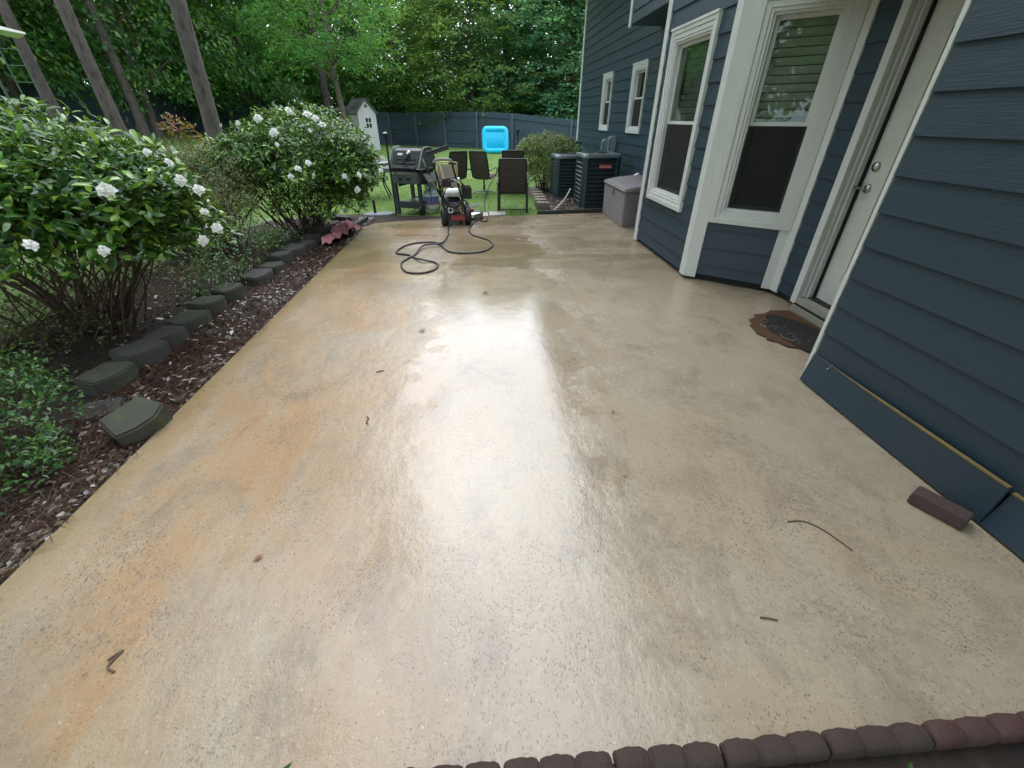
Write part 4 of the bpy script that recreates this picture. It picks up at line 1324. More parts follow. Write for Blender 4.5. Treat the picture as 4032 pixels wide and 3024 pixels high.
def lidsec(mb, x0, x1, sc_=1.0):
    k = len(lp)
    c_ = Vector((0, 0.0, 0.95))
    pp = [(y * sc_, 0.95 + (z - 0.95) * sc_) if z > 0.81 else (y * sc_, z) for y, z in lp]
    vs = [Vector((x0, y, z)) for y, z in pp] + [Vector((x1, y, z)) for y, z in pp]
    mb.add(vs, [tuple(range(k)), tuple(range(2 * k - 1, k - 1, -1))] + [(i, k + i, k + (i + 1) % k, (i + 1) % k) for i in range(k)])
lm = MB()
lidsec(lm, -0.285, 0.285, 0.975)
lid = lm.build("lid", mt['gloss'], gl_, bevel=0.01, seg=2)
for sx in (-1, 1):
    em = MB()
    lidsec(em, sx * 0.285 - (0.06 if sx < 0 else 0), sx * 0.285 + (0.06 if sx > 0 else 0), 1.0)
    em.build("end_cap", mt['castgrey'], lid, bevel=0.012, seg=2)
sl = Vector((0, 0.145, 0.24)).normalized()
nl = Vector((0, -0.24, 0.145)).normalized()
def lidpt(x, t, d_=0.0):
    return Vector((x, -0.2925, 0.8769)) + sl * t + nl * d_
for t0, t1 in ((0.015, 0.07), (0.095, 0.15)):
    v_ = MB()
    q = [lidpt(-0.22, t0, 0.001), lidpt(0.22, t0, 0.001), lidpt(0.20, t1, 0.001), lidpt(-0.20, t1, 0.001)]
    v_.hexa(q + [p_ + nl * 0.014 for p_ in q])
    v_.build("ridge", mt['gloss'], lid, bevel=0.012, seg=2)
v_ = MB()
q = [lidpt(-0.20, 0.18, 0.001), lidpt(-0.085, 0.18, 0.001), lidpt(-0.085, 0.225, 0.001), lidpt(-0.20, 0.225, 0.001)]
v_.hexa(q + [p_ + nl * 0.006 for p_ in q])
v_.build("nameplate", mt['chrome'], lid, bevel=0.002, seg=1)
MB().lathe([(0.04, 0), (0.04, 0.014), (0.034, 0.02), (0, 0.02)], 18, Matrix.Translation(lidpt(0.04, 0.235, 0.0)) @ nl.to_track_quat('Z', 'Y').to_matrix().to_4x4()).build("thermometer", mt['chrome'], lid)
rmm = MB()
rmm.tube([(-0.345, 0.2, 0.812), (-0.345, -0.31, 0.812), (-0.33, -0.33, 0.818), (0.33, -0.33, 0.818), (0.345, -0.31, 0.812), (0.345, 0.2, 0.812)], 0.012, 8)
for sx in (-1, 1):
    rmm.tube([(sx * 0.33, y - 0.004, z + 0.003) for y, z in lp[1:7]], 0.012, 8)  # pale tubes paint in the highlights along the end cap edges
rmm.build("rim", mt['actop'], lid)
hd = MB()
hd.tube(catmull([Vector((-0.25, -0.31, 0.83)), Vector((-0.24, -0.385, 0.835)), Vector((-0.1, -0.40, 0.835)), Vector((0.1, -0.40, 0.835)), Vector((0.24, -0.385, 0.835)), Vector((0.25, -0.31, 0.83))], 4), 0.017, 8)
hd.build("handle", mt['gloss'], lid)
for sx, z0_, nm in ((-1, 0.77, 0), (1, 0.0, 1)):
    s_ = MB()
    if sx < 0:
        s_.box(-0.80, -0.325, -0.26, 0.24, 0.765, 0.80)
        s_.box(-0.80, -0.325, -0.275, -0.26, 0.735, 0.805)
    else:
        s_.hexa([Vector(q) for q in ((.33, -.24, .73), (.345, -.24, .74), (.345, .24, .74), (.33, .24, .73), (.44, -.24, .575), (.46, -.24, .585), (.46, .24, .585), (.44, .24, .575))])
    s_.build("side_shelf", mt['castgrey'], gl_, bevel=0.008)

tk_ = empty("propane_tank", (-0.985, 9.18, -0.03), 20, "white propane tank with a blue label hung beside the grill wheels", "propane tank")
MB().lathe([(0.075, 0.035), (0.115, 0.045), (0.150, 0.10), (0.156, 0.15), (0.156, 0.30), (0.150, 0.345)], 30).build("body", mt['tank'], tk_)
MB().lathe([(0.151, 0.345), (0.150, 0.36), (0.125, 0.405), (0.07, 0.43), (0.0, 0.435)], 30).build("shoulder", mt['tanktop'], tk_)
MB().lathe([(0.1575, 0.185), (0.1575, 0.315)], 30).build("label", mt['tanklabel'], tk_)
MB().lathe([(0.1573, 0.162), (0.1573, 0.182)], 30).build("stripe", mt['redsticker'], tk_)
MB().lathe([(0.09, 0.0), (0.095, 0.01), (0.095, 0.05)], 24).build("foot_ring", mt['tank'], tk_)
cl_ = MB()
for a in (200, 280, 20):
    T = Matrix.Rotation(R(a), 4, 'Z')
    cl_.box(0.085, 0.095, -0.045, 0.045, 0.40, 0.53, T)
cl_.lathe([(0.085, 0.53), (0.098, 0.53), (0.098, 0.545), (0.085, 0.545)], 24)
cl_.build("collar", mt['tanktop'], tk_)
MB().lathe([(0.025, 0.43), (0.025, 0.47), (0.04, 0.48), (0.04, 0.5), (0, 0.5)], 14).build("valve", mt['blackplastic'], tk_)
# tank hook straps keep it on the grill
hk = MB()
hk.tube([(0.30, -0.05, 0.55), (0.36, -0.05, 0.40), (0.36, -0.05, 0.24)], 0.008, 6)
hk.build("tank_hanger", mt['black'], gl_)

# ------------------------------------------------------------------ torches, stub post
def torch(x, y, h, label, pole=True):
    t = empty("garden_torch", (x, y, ground_z(x, y)), 0, label, "garden torch")
    MB().tube([(0, 0, -0.02), (0, 0, h - 0.14)], [0.015, 0.019], 8).build("pole", mt['tiki'], t)
    MB().lathe([(0.016, h - 0.16), (0.034, h - 0.09), (0.046, h - 0.045), (0.05, h - 0.04), (0.05, h - 0.028), (0.04, h - 0.02)], 14).build("bowl", mt['tiki'], t)
    MB().lathe([(0.042, h - 0.022), (0.042, h - 0.006), (0.02, h), (0, h)], 14).build("cap", mt['torchcap'] if pole else mt['tiki'], t)
torch(-1.665, 8.90, 1.43, "thin black garden torch standing before the gas grill")
torch(1.06, 12.75, 1.40, "black garden torch head showing above the bush near the condensers", False)
st_ = MB().tube([(0, 0, -0.02), (0, 0, 0.235)], 0.026, 14)
st_.lathe([(0.028, 0.215), (0.031, 0.22), (0.031, 0.243), (0.0, 0.245)], 14)
o_ = st_.build("stub_post", mt['black'])
o_.location = (-2.10, 9.02, -0.01)
tag(o_, "short black post standing on the flagstone by the gardenia", "post")

# ------------------------------------------------------------------ broom and folded lawn chair behind the washer
br_ = empty("push_broom", (-0.62, 8.55, -0.03), 0, "push broom with tan pole and black head up, leaning behind the pressure washer", "broom")
MB().tube([(0.10, -0.10, 0.0), (-0.02, 0.1, 0.55), (-0.145, 0.33, 1.085)], 0.016, 10).build("pole", mt['tan'], br_)
T = Matrix.Translation((-0.15, 0.34, 1.10)) @ Matrix.Rotation(R(18), 4, 'Z') @ Matrix.Rotation(R(-14), 4, 'Y')
MB().box(-0.20, 0.24, -0.03, 0.03, -0.02, 0.02, T).build("head", mt['plank'], br_, bevel=0.005)
MB().box(-0.195, 0.235, -0.026, 0.026, 0.02, 0.05, T).build("bristles", mt['rubber'], br_)
fc = empty("folded_chair", (-0.66, 9.45, -0.04), -14, "folded beige lawn chair with a yellow tube frame leaning behind the washer", "folded chair")
fm = MB()
for sx in (-0.24, 0.24):
    fm.tube([(sx, -0.05, 0.0), (sx, 0.12, 1.0)], 0.012, 8)
    fm.tube([(sx * 0.9, 0.10, 0.0), (sx * 0.9, 0.05, 0.9)], 0.012, 8)
fm.tube(catmull([Vector((-0.24, 0.12, 1.0)), Vector((-0.22, 0.125, 1.03)), Vector((0, 0.127, 1.035)), Vector((0.22, 0.125, 1.03)), Vector((0.24, 0.12, 1.0))], 3), 0.012, 8)
fm.tube([(-0.24, 0.02, 0.42), (0.24, 0.02, 0.42)], 0.011, 8)
fm.build("frame", mt['yellow'], fc)
pm_ = MB()
pm_.hexa([Vector(q) for q in ((-.22, .025, .48), (.22, .025, .48), (.22, .033, .48), (-.22, .033, .48), (-.22, .110, .985), (.22, .110, .985), (.22, .118, .985), (-.22, .118, .985))])
pm_.build("backrest", mt['beige'], fc)
pm_ = MB()
pm_.hexa([Vector(q) for q in ((-.2, -.02, .1), (.2, -.02, .1), (.2, -.012, .1), (-.2, -.012, .1), (-.2, .035, .40), (.2, .035, .40), (.2, .043, .40), (-.2, .043, .40))])
pm_.build("seat", mt['whiteplastic'], fc)
fc.scale = (0.86, 0.86, 0.86)

# ------------------------------------------------------------------ patio table beyond the grill
tb = empty("patio_table", (-2.52, 11.25, ground_z(-2.5, 11.2)), 8, "black wire legged patio table with frosted top behind the grill", "table")
MB().lathe([(0.0, 0.755), (0.60, 0.755), (0.625, 0.765), (0.62, 0.785), (0.0, 0.785)], 36).build("tabletop", mt['castgrey'], tb)
for k in range(4):
    a = R(45 + 90 * k)
    c_, s2_ = math.cos(a), math.sin(a)
    prf = [(0.42, 0.755), (0.40, 0.60), (0.33, 0.45), (0.31, 0.38), (0.34, 0.26), (0.43, 0.10), (0.47, 0.0)]
    MB().tube(catmull([Vector((r_ * c_, r_ * s2_, z)) for r_, z in prf], 4), 0.016, 8).build("leg", mt['black'], tb)
rg = MB()
for r_, z in ((0.33, 0.40), (0.33, 0.44), (0.56, 0.748)):
    rg.tube([Vector((r_ * math.cos(a), r_ * math.sin(a), z)) for a in np.linspace(0, 2 * math.pi, 28, endpoint=False)], 0.011, 6, closed=True)
rg.build("ring", mt['black'], tb)

# ------------------------------------------------------------------ sling chairs
def sling(mb, prof, w, th=0.02):
    """profile in the y-z plane swept across x"""
    k = len(prof)
    pv = [Vector((0, y, z)) for y, z in prof]
    top_, bot = [], []
    for i in range(k):
        t = (pv[min(k - 1, i + 1)] - pv[max(0, i - 1)]).normalized()
        nrm_ = Vector((0, -t.z, t.y))
        top_.append(pv[i] + nrm_ * th / 2)
        bot.append(pv[i] - nrm_ * th / 2)
    vs, fs = [], []
    wl_ = w if isinstance(w, list) else [w] * k
    for i in range(k):
        for p_, x in ((top_[i], -wl_[i]), (top_[i], wl_[i]), (bot[i], wl_[i]), (bot[i], -wl_[i])):
            vs.append(Vector((x, p_.y, p_.z)))
    for i in range(k - 1):
        for j in range(4):
            j2 = (j + 1) % 4
            fs.append((i * 4 + j, (i + 1) * 4 + j, (i + 1) * 4 + j2, i * 4 + j2))
    fs += [(0, 1, 2, 3), tuple((k - 1) * 4 + j for j in (3, 2, 1, 0))]
    mb.add(vs, fs)

def four_leg_chair(loc, rz, label):
    c = empty("sling_chair", loc, rz, label, "chair", "brown sling chairs on the lawn")
    b = MB()
    sling(b, [(-0.325, 0.975), (-0.30, 0.84), (-0.262, 0.69), (-0.215, 0.54), (-0.165, 0.40), (-0.135, 0.345)], 0.255, 0.026)
    bk = b.build("backrest", mt['sling'], c, bevel=0.008, seg=2)
    pi_ = MB()
    for y, z in ((-0.30, 0.84), (-0.262, 0.69), (-0.215, 0.54), (-0.165, 0.40)):
        pi_.tube([(-0.252, y - 0.013, z), (0.252, y - 0.013, z)], 0.006, 6)
    pi_.build("seam", mt['sling'], bk)
    b = MB()
    sling(b, [(-0.135, 0.345), (-0.05, 0.355), (0.10, 0.375), (0.26, 0.40), (0.30, 0.395)], 0.255, 0.026)
    b.build("seat", mt['sling'], c, bevel=0.008)
    f_ = MB()
    for sx in (-1, 1):
        f_.tube([(sx * 0.262, -0.325, 0.98), (sx * 0.262, -0.215, 0.54), (sx * 0.262, -0.13, 0.345), (sx * 0.262, 0.10, 0.372), (sx * 0.262, 0.30, 0.395)], 0.013, 8)
    f_.tube([(-0.262, -0.325, 0.98), (0.262, -0.325, 0.98)], 0.014, 8)
    f_.tube([(-0.262, 0.30, 0.395), (0.262, 0.30, 0.395)], 0.014, 8)
    f_.tube([(-0.285, -0.24, 0.06), (0.285, -0.24, 0.06)], 0.011, 8)
    f_.build("frame", mt['darkframe'], c)
    for sx in (-1, 1):
        MB().box(sx * 0.29 - 0.022, sx * 0.29 + 0.022, -0.265, -0.215, 0.0, 0.56).build("leg", mt['darkframe'], c, bevel=0.005, seg=1)
        MB().box(sx * 0.29 - 0.02, sx * 0.29 + 0.02, 0.27, 0.315, 0.0, 0.58).build("leg", mt['darkframe'], c, bevel=0.005, seg=1)
        MB().tube(catmull([Vector((sx * 0.30, -0.30, 0.555)), Vector((sx * 0.305, -0.15, 0.585)), Vector((sx * 0.305, 0.1, 0.60)), Vector((sx * 0.30, 0.31, 0.585))], 4), 0.02, 8, flat=0.6).build("armrest", mt['darkframe'], c)
    return c

def swivel_chair(loc, rz, label):
    c = empty("sling_chair", loc, rz, label, "chair", "brown sling chairs on the lawn")
    b = MB()
    pr_ = [(-0.33, 0.965), (-0.325, 0.93), (-0.30, 0.82), (-0.262, 0.68), (-0.22, 0.55), (-0.185, 0.44), (-0.165, 0.38), (-0.15, 0.35)]
    sling(b, pr_, [0.20, 0.215, 0.22, 0.222, 0.224, 0.222, 0.205, 0.165], 0.03)
    bk = b.build("backrest", mt['sling'], c, bevel=0.008, seg=2)
    pi_ = MB()
    for y, z in ((-0.30, 0.82), (-0.262, 0.68), (-0.22, 0.55)):
        pi_.tube([(-0.218, y - 0.015, z), (0.218, y - 0.015, z)], 0.006, 6)
    pi_.build("seam", mt['sling'], bk)
    b = MB()
    sling(b, [(-0.15, 0.35), (-0.05, 0.365), (0.12, 0.395), (0.25, 0.42), (0.29, 0.41)], [0.165, 0.21, 0.222, 0.222, 0.20], 0.028)
    b.build("seat", mt['sling'], c, bevel=0.008)
    f_ = MB()
    for sx in (-1, 1):
        f_.tube([(sx * 0.21, -0.345, 0.965), (sx * 0.232, -0.30, 0.82), (sx * 0.236, -0.22, 0.55), (sx * 0.225, -0.17, 0.38), (sx * 0.20, -0.06, 0.35), (sx * 0.22, 0.1, 0.385), (sx * 0.225, 0.28, 0.415)], 0.013, 8)
    f_.tube([(-0.21, -0.345, 0.968), (0.21, -0.345, 0.968)], 0.013, 8)
    f_.build("frame", mt['darkframe'], c)
    for sx in (-1, 1):
        MB().tube(catmull([Vector((sx * 0.235, -0.235, 0.56)), Vector((sx * 0.30, -0.20, 0.57)), Vector((sx * 0.31, 0.05, 0.60)), Vector((sx * 0.28, 0.22, 0.52)), Vector((sx * 0.23, 0.24, 0.42))], 4), 0.013, 8).build("armrest", mt['darkframe'], c)
    MB().tube([(0, 0.0, 0.37), (0, 0.0, 0.05)], 0.022, 10).build("pedestal", mt['darkframe'], c)
    bs_ = MB()
    for k in range(4):
        a = R(25 + 90 * k)
        bs_.tube([(0, 0, 0.06), (0.2 * math.cos(a), 0.2 * math.sin(a), 0.045), (0.31 * math.cos(a), 0.31 * math.sin(a), 0.012)], [0.018, 0.015, 0.013], 8)
    bs_.build("base", mt['conduit'], c)
    return c
four_leg_chair((0.685, 9.34, -0.045), -5, "brown sling chair nearest the patio, seen squarely from behind")
four_leg_chair((0.82, 11.75, -0.045), 4, "brown sling chair mostly hidden behind the front sling chair")
swivel_chair((0.12, 11.75, -0.045), -24, "brown swivel sling chair alone in the middle, on one pedestal leg")
swivel_chair((-0.60, 11.75, -0.045), 22, "brown swivel sling chair half hidden by the pressure washer handle")

# ------------------------------------------------------------------ blue inflatable float against the back fence
rf_ = empty("pool_float", (0.88, 23.9, ground_z(0.9, 23.9)), 3, "bright blue inflatable pool float propped upright before the back fence", "pool float")
rf_.rotation_euler = (R(-9), 0, R(3))
W2, H2, rc, rt = 0.54, 0.47, 0.15, 0.125
path = []
for cxs, czs, a0 in ((W2 - rc, H2 - rc, 0), (-(W2 - rc), H2 - rc, 90), (-(W2 - rc), -(H2 - rc), 180), (W2 - rc, -(H2 - rc), 270)):
    for k in range(7):
        a = R(a0 + 15 * k)
        path.append(Vector((cxs + rc * math.cos(a), 0, 0.60 + czs + rc * math.sin(a))))
MB().tube(path, rt, 14, closed=True).build("rim", mt['raft'], rf_)
ib = MB()
for k in range(11):
    x = -0.40 + 0.08 * k
    ib.tube([(x, 0.01, 0.25), (x, -0.04, 0.32), (x, -0.04, 0.88), (x, 0.01, 0.95)], 0.042, 10)
ib.build("ribbed_floor", mt['raft'], rf_)

# ------------------------------------------------------------------ deck box
db = empty("deck_box", (2.73, 8.02, 0.0), 0, "taupe resin deck box with a lattice texture against the house wall", "deck box")
def wick(mb, o0, du, dv, nu, nv, dn):
    """raised diagonal lattice on a face"""
    w_ = 0.16
    for i in range(nu):
        for j in range(nv):
            if (i + j) % 2:
                continue
            c0_ = o0 + du * ((i + 0.5) / nu) + dv * ((j + 0.5) / nv)
            hu, hv = du * (0.5 / nu), dv * (0.5 / nv)
            sgn = 1 if (i // 1 + j // 1) % 4 == 0 else -1
            q = [c0_ - hu * 0.95 - hv * 0.15 * sgn, c0_ - hv * 0.95 * 1 - hu * 0.1, c0_ + hu * 0.95 + hv * 0.15 * sgn, c0_ + hv * 0.95 + hu * 0.1]
            q2 = [c0_ + (p_ - c0_) * 0.55 + dn * 1.6 for p_ in q]
            mb.add(q + q2, [(4, 5, 6, 7), (0, 1, 5, 4), (1, 2, 6, 5), (2, 3, 7, 6), (3, 0, 4, 7)])
BX0, BX1, BY0, BY1, BZ = -0.32, 0.38, -0.66, 0.66, 0.545
b = MB()
b.hexa([Vector(q) for q in ((BX0 + .012, BY0 + .012, 0), (BX1 - .012, BY0 + .012, 0), (BX1 - .012, BY1 - .012, 0), (BX0 + .012, BY1 - .012, 0), (BX0, BY0, BZ), (BX1, BY0, BZ), (BX1, BY1, BZ), (BX0, BY1, BZ))])
body = b.build("body", mt['deck'], db, bevel=0.014, seg=3)
b = MB()
wick(b, Vector((BX0 + 0.0085, BY1 - 0.07, 0.05)), Vector((0, -(BY1 - BY0 - 0.14), 0)), Vector((-0.006, 0, BZ - 0.10)), 26, 20, Vector((-0.006, 0, 0)))
b.build("lattice", mt['deck'], body)
b = MB()
wick(b, Vector((BX0 + 0.06, BY0 + 0.009, 0.05)), Vector((BX1 - BX0 - 0.12, 0, 0)), Vector((0, -0.006, BZ - 0.10)), 14, 20, Vector((0, -0.006, 0)))
b.build("lattice", mt['deck'], body)
b = MB()
x0, x1, y0, y1 = BX0 - 0.025, BX1 + 0.01, BY0 - 0.025, BY1 + 0.025
ns = 8
sec = []
for i in range(ns + 1):
    t = i / ns
    sec.append((x0 + (x1 - x0) * t, BZ + 0.055 + 0.075 * math.sin(min(1, t * 1.25) * math.pi * 0.5)))
vs = [Vector((x, y, z)) for y in (y0, y1) for x, z in sec] + [Vector((x, y, BZ + 0.003)) for y in (y0, y1) for x in (x0, x1)]
k = ns + 1
fs = [(i, i + 1, k + i + 1, k + i) for i in range(ns)]
fs += [tuple([2 * k] + [2 * k + 1] + list(range(k - 1, -1, -1))), tuple([2 * k + 3, 2 * k + 2] + list(range(k, 2 * k))), (2 * k, 0, k, 2 * k + 2), (2 * k + 1, 2 * k + 3, 2 * k - 1, k - 1), (2 * k, 2 * k + 2, 2 * k + 3, 2 * k + 1)]
b.add(vs, fs)
lid = b.build("lid", mt['deck'], db, bevel=0.02, seg=3)
b = MB()
for i in range(1, ns - 1):
    (xa, za), (xb, zb_) = sec[i], sec[i + 1]
    wick(b, Vector((xa, y0 + 0.08, za + 0.001)), Vector((0, y1 - y0 - 0.16, 0)), Vector((xb - xa, 0, zb_ - za)), 26, 2, Vector((0, 0, 0.004)))
b.build("lattice", mt['deck'], lid)
MB().box(x0 - 0.006, x0 + 0.006, -0.035, 0.035, BZ - 0.10, BZ - 0.005).box(x0 - 0.012, x0 - 0.006, -0.028, 0.028, BZ - 0.10, BZ - 0.085).build("latch", mt['deck'], db, bevel=0.003, seg=1)

# ------------------------------------------------------------------ air conditioning condensers
def rrect(hx, hy, r_, n_=6):
    p_ = []
    for sx, sy, a0 in ((1, 1, 0), (-1, 1, 90), (-1, -1, 180), (1, -1, 270)):
        for k_ in range(n_ + 1):
            a = R(a0 + 90 * k_ / n_)
            p_.append((sx * (hx - r_) + r_ * math.cos(a), sy * (hy - r_) + r_ * math.sin(a)))
    return p_
def condenser(loc, rz, label, H, badge):
    c = empty("condenser_unit", loc, rz, label, "air conditioner", "condenser units beside the house")
    hx = 0.40
    MB().prism(rrect(hx + 0.03, hx + 0.03, 0.08), 0.0, 0.03).build("pad", mt['stone'], c)
    b_ = MB().prism(rrect(hx, hx, 0.10), 0.03, 0.085)
    b_.build("base_pan", mt['acgreen'], c)
    MB().prism(rrect(hx - 0.035, hx - 0.035, 0.09), 0.085, H - 0.06).build("coil", mt['accoil'], c)
    for sx in (-1, 1):
        for sy in (-1, 1):
            p_ = [(x, y) for x, y in rrect(hx, hx, 0.10, 8) if x * sx > hx - 0.105 and y * sy > hx - 0.105]
            p_.sort(key=lambda q: math.atan2(q[1] * sy - hx + .1, q[0] * sx - hx + .1))
            inn = [(x - sx * 0.02, y - sy * 0.02) for x, y in p_]
            MB().prism(p_ + inn[::-1], 0.085, H - 0.06).build("corner_post", mt['acgreen'], c)
    l_ = MB()
    n_ = 11
    e = hx - 0.10
    for k_ in range(n_):
        z = 0.12 + (H - 0.22) * k_ / (n_ - 1)
        for T in (Matrix.Identity(4), Matrix.Rotation(R(90), 4, 'Z'), Matrix.Rotation(R(180), 4, 'Z'), Matrix.Rotation(R(270), 4, 'Z')):
            q = [T @ Vector(v_) for v_ in ((-e, -hx + .004, z), (e, -hx + .004, z), (e, -hx + .03, z + 0.022), (-e, -hx + .03, z + 0.022))]
            l_.hexa(q + [v_ + UP * 0.006 for v_ in q])
    l_.build("louvre", mt['acgreen'], c)
    t_ = MB()
    po, pi2 = rrect(hx + 0.012, hx + 0.012, 0.12, 8), []
    n2 = len(po)
    for x, y in po:
        a = math.atan2(y, x)
        pi2.append((0.315 * math.cos(a), 0.315 * math.sin(a)))
    vs_ = [Vector((x, y, H - 0.062)) for x, y in po] + [Vector((x, y, H - 0.018)) for x, y in po] + [Vector((x * 0.965, y * 0.965, H)) for x, y in po] + [Vector((x, y, H + 0.012)) for x, y in pi2] + [Vector((x * 0.96, y * 0.96, H - 0.05)) for x, y in pi2]
    fs_ = []
    for a_ in range(4):
        for i_ in range(n2):
            i2 = (i_ + 1) % n2
            fs_.append((a_ * n2 + i_, a_ * n2 + i2, (a_ + 1) * n2 + i2, (a_ + 1) * n2 + i_))
    t_.add(vs_, fs_, True)
    tp = t_.build("top_cap", mt['actop'], c)
    g_ = MB()
    for r_ in (0.08, 0.14, 0.20, 0.26, 0.31):
        g_.tube([Vector((r_ * math.cos(a), r_ * math.sin(a), H + 0.008 + 0.01 * (0.31 - r_))) for a in np.linspace(0, 2 * math.pi, 24, endpoint=False)], 0.004, 5, closed=True)
    for k_ in range(8):
        a = R(45 * k_)
        g_.tube([(0.05 * math.cos(a), 0.05 * math.sin(a), H + 0.012), (0.315 * math.cos(a), 0.315 * math.sin(a), H + 0.008)], 0.004, 5)
    g_.lathe([(0.07, H + 0.006), (0.07, H + 0.018), (0.0, H + 0.02)], 16)
    g_.build("fan_guard", mt['black'], c)
    if badge:
        bd = MB().prism([(x * 1.0, y * 1.0) for x, y in rrect(0.125, 0.036, 0.018)], 0.0, 0.012, Matrix.Translation((0.06, -hx + 0.001, H - 0.215)) @ Matrix.Rotation(R(90), 4, 'X')).build("badge", mt['badge'], c, bevel=0.004)
        fc_ = bpy.data.curves.new("badge_text", 'FONT')
        fc_.body = "Goodman"
        fc_.size = 0.062
        fc_.align_x = 'CENTER'
        fc_.align_y = 'CENTER'
        fc_.extrude = 0.0015
        to = bpy.data.objects.new("tmp_text", fc_)
        me_ = bpy.data.meshes.new_from_object(to)
        bpy.data.objects.remove(to)
        me_.transform(Matrix.Translation((0.06, -hx - 0.0125, H - 0.215)) @ Matrix.Rotation(R(90), 4, 'X'))
        me_.materials.clear()
        me_.materials.append(mt['badgetext'])
        lo = bpy.data.objects.new("lettering", me_)
        col.objects.link(lo)
        lo.parent = bd
    return c
condenser((2.50, 9.70, -0.045), 0, "larger front condenser with a red badge beside the deck box", 1.03, True)
condenser((2.18, 11.15, -0.045), 0, "second condenser tucked between the bush and the badged one", 0.92, False)

def disconnect(y, z0_, z1_, label):
    c = empty("disconnect_box", (XF - 0.02, y, 0), 0, label, "electrical box", "electrical boxes on the house wall")
    MB().box(-0.12, 0.0, -0.11, 0.11, z0_, z1_).build("body", mt['conduit'], c, bevel=0.006)
    b_ = MB()
    b_.hexa([Vector(q) for q in ((-.155, -.085, z0_ + .01), (-.121, -.085, z0_ + .01), (-.121, .085, z0_ + .01), (-.155, .085, z0_ + .01), (-.150, -.085, z1_ - .05), (-.121, -.085, z1_ - .02), (-.121, .085, z1_ - .02), (-.150, .085, z1_ - .05))])
    b_.build("cover", mt['actop'], c, bevel=0.004, seg=1)
    MB().tube([(-0.05, 0, z0_), (-0.05, 0, 0.25), (-0.25, -0.1, 0.16)], 0.016, 8).build("conduit", mt['conduit'], c)
disconnect(11.36, 0.93, 1.17, "grey electrical box on the house wall, the farther and lower of two")
disconnect(10.80, 0.94, 1.25, "grey electrical box on the house wall, the nearer and taller of two")
cv = empty("line_cover", (XF - 0.015, 8.93, 0.60), 0, "small white slanted pipe cover on the wall behind the deck box", "pipe cover")
MB().hexa([Vector(q) for q in ((-.14, -.06, -.06), (0, -.06, -.02), (0, .06, -.02), (-.14, .06, -.06), (-.10, -.06, .04), (0, -.06, .09), (0, .06, .09), (-.10, .06, .04))]).build("hood", mt['whiteplastic'], cv, bevel=0.006)
MB().tube([(-0.10, 0, -0.02), (-0.11, 0, -0.30), (-0.25, 0.1, -0.45)], 0.025, 8).build("insulated_line", mt['rubber'], cv)
fa = empty("hose_bib", (XF - 0.02, 14.4, 0.97), 0, "small black hose splitter on the wall by the far house corner", "faucet")
fm = MB()
fm.tube([(0, 0, 0), (-0.12, 0, 0), (-0.16, 0, -0.02)], 0.022, 8)
for s in (-1, 1):
    fm.tube([(-0.16, 0, -0.02), (-0.18, s * 0.20, 0.0), (-0.18, s * 0.24, -0.12)], 0.028, 8)
    fm.tube([(-0.18, s * 0.22, 0.0), (-0.18, s * 0.22, 0.05)], 0.03, 8)
fm.build("splitter", mt['black'], fa)
o_ = MB().tube(catmull([Vector((0, 0, 0.012)), Vector((0.26, 0.30, 0.17)), Vector((0.42, 0.48, 0.36))], 6), 0.013, 8).build("drain_pipe", mt['pipe'])
o_.location = (1.50, 9.03, -0.02)
tag(o_, "thin pale pipe slanting up from the mulch to the front condenser", "pipe")

# ------------------------------------------------------------------ door mat
mat_o = [(2.796, 3.628), (2.985, 3.615), (3.00, 3.10), (3.00, 2.62), (2.72, 2.60), (2.619, 2.80), (2.573, 2.855), (2.484, 2.886), (2.473, 2.924), (2.456, 2.967), (2.394, 3.023), (2.418, 3.066), (2.401, 3.103), (2.376, 3.142), (2.399, 3.234), (2.414, 3.322), (2.471, 3.379), (2.464, 3.431), (2.559, 3.483), (2.582, 3.542), (2.691, 3.556)]
mc = Vector((2.72, 3.12))
dm = empty("door_mat", (2.72, 3.12, 0), 0, "ragged edged brown and black door mat below the back door", "door mat")
MB().prism([(x - mc.x, y - mc.y) for x, y in mat_o][::-1], 0.002, 0.014).build("base", mt['matbrown'], dm, bevel=0.003, seg=1)
inner = []
for k_ in range(40):
    a = 2 * math.pi * k_ / 40
    rr_ = 1.0 + 0.045 * math.sin(5 * a) + 0.03 * math.sin(11 * a + 1)
    inner.append((0.01 + 0.205 * rr_ * math.cos(a), -0.02 + 0.40 * rr_ * math.sin(a)))
inner = [(min(x, 0.245 - 0.10 * max(0, 0.14 - abs(y + 0.12)) / 0.14), y) for x, y in inner]
MB().prism(inner, 0.0145, 0.0185).build("dark_field", mt['matblack'], dm)
sw_ = MB()
def stroke(pts_, r_=0.006):
    sw_.tube(catmull([Vector((x - mc.x, y - mc.y, 0.0195)) for x, y in pts_], 4), r_, 6, flat=0.35)
rs = random.Random(4)
for base in ((2.60, 3.36), (2.60, 3.22), (2.66, 3.06), (2.62, 2.93)):
    bx, by = base
    stroke([(bx - 0.06, by + 0.02), (bx - 0.02, by + 0.045), (bx + 0.03, by + 0.03)], 0.0035)
    stroke([(bx - 0.03, by - 0.03), (bx + 0.01, by + 0.01), (bx + 0.06, by - 0.01), (bx + 0.10, by + 0.03)], 0.0035)
stroke([(2.56, 3.10), (2.54, 3.04), (2.57, 2.98), (2.62, 2.98), (2.65, 3.03)], 0.005)
stroke([(2.52, 3.24), (2.50, 3.30), (2.53, 3.34)], 0.005)
sw_.build("lettering", mt['matwhite'], dm)

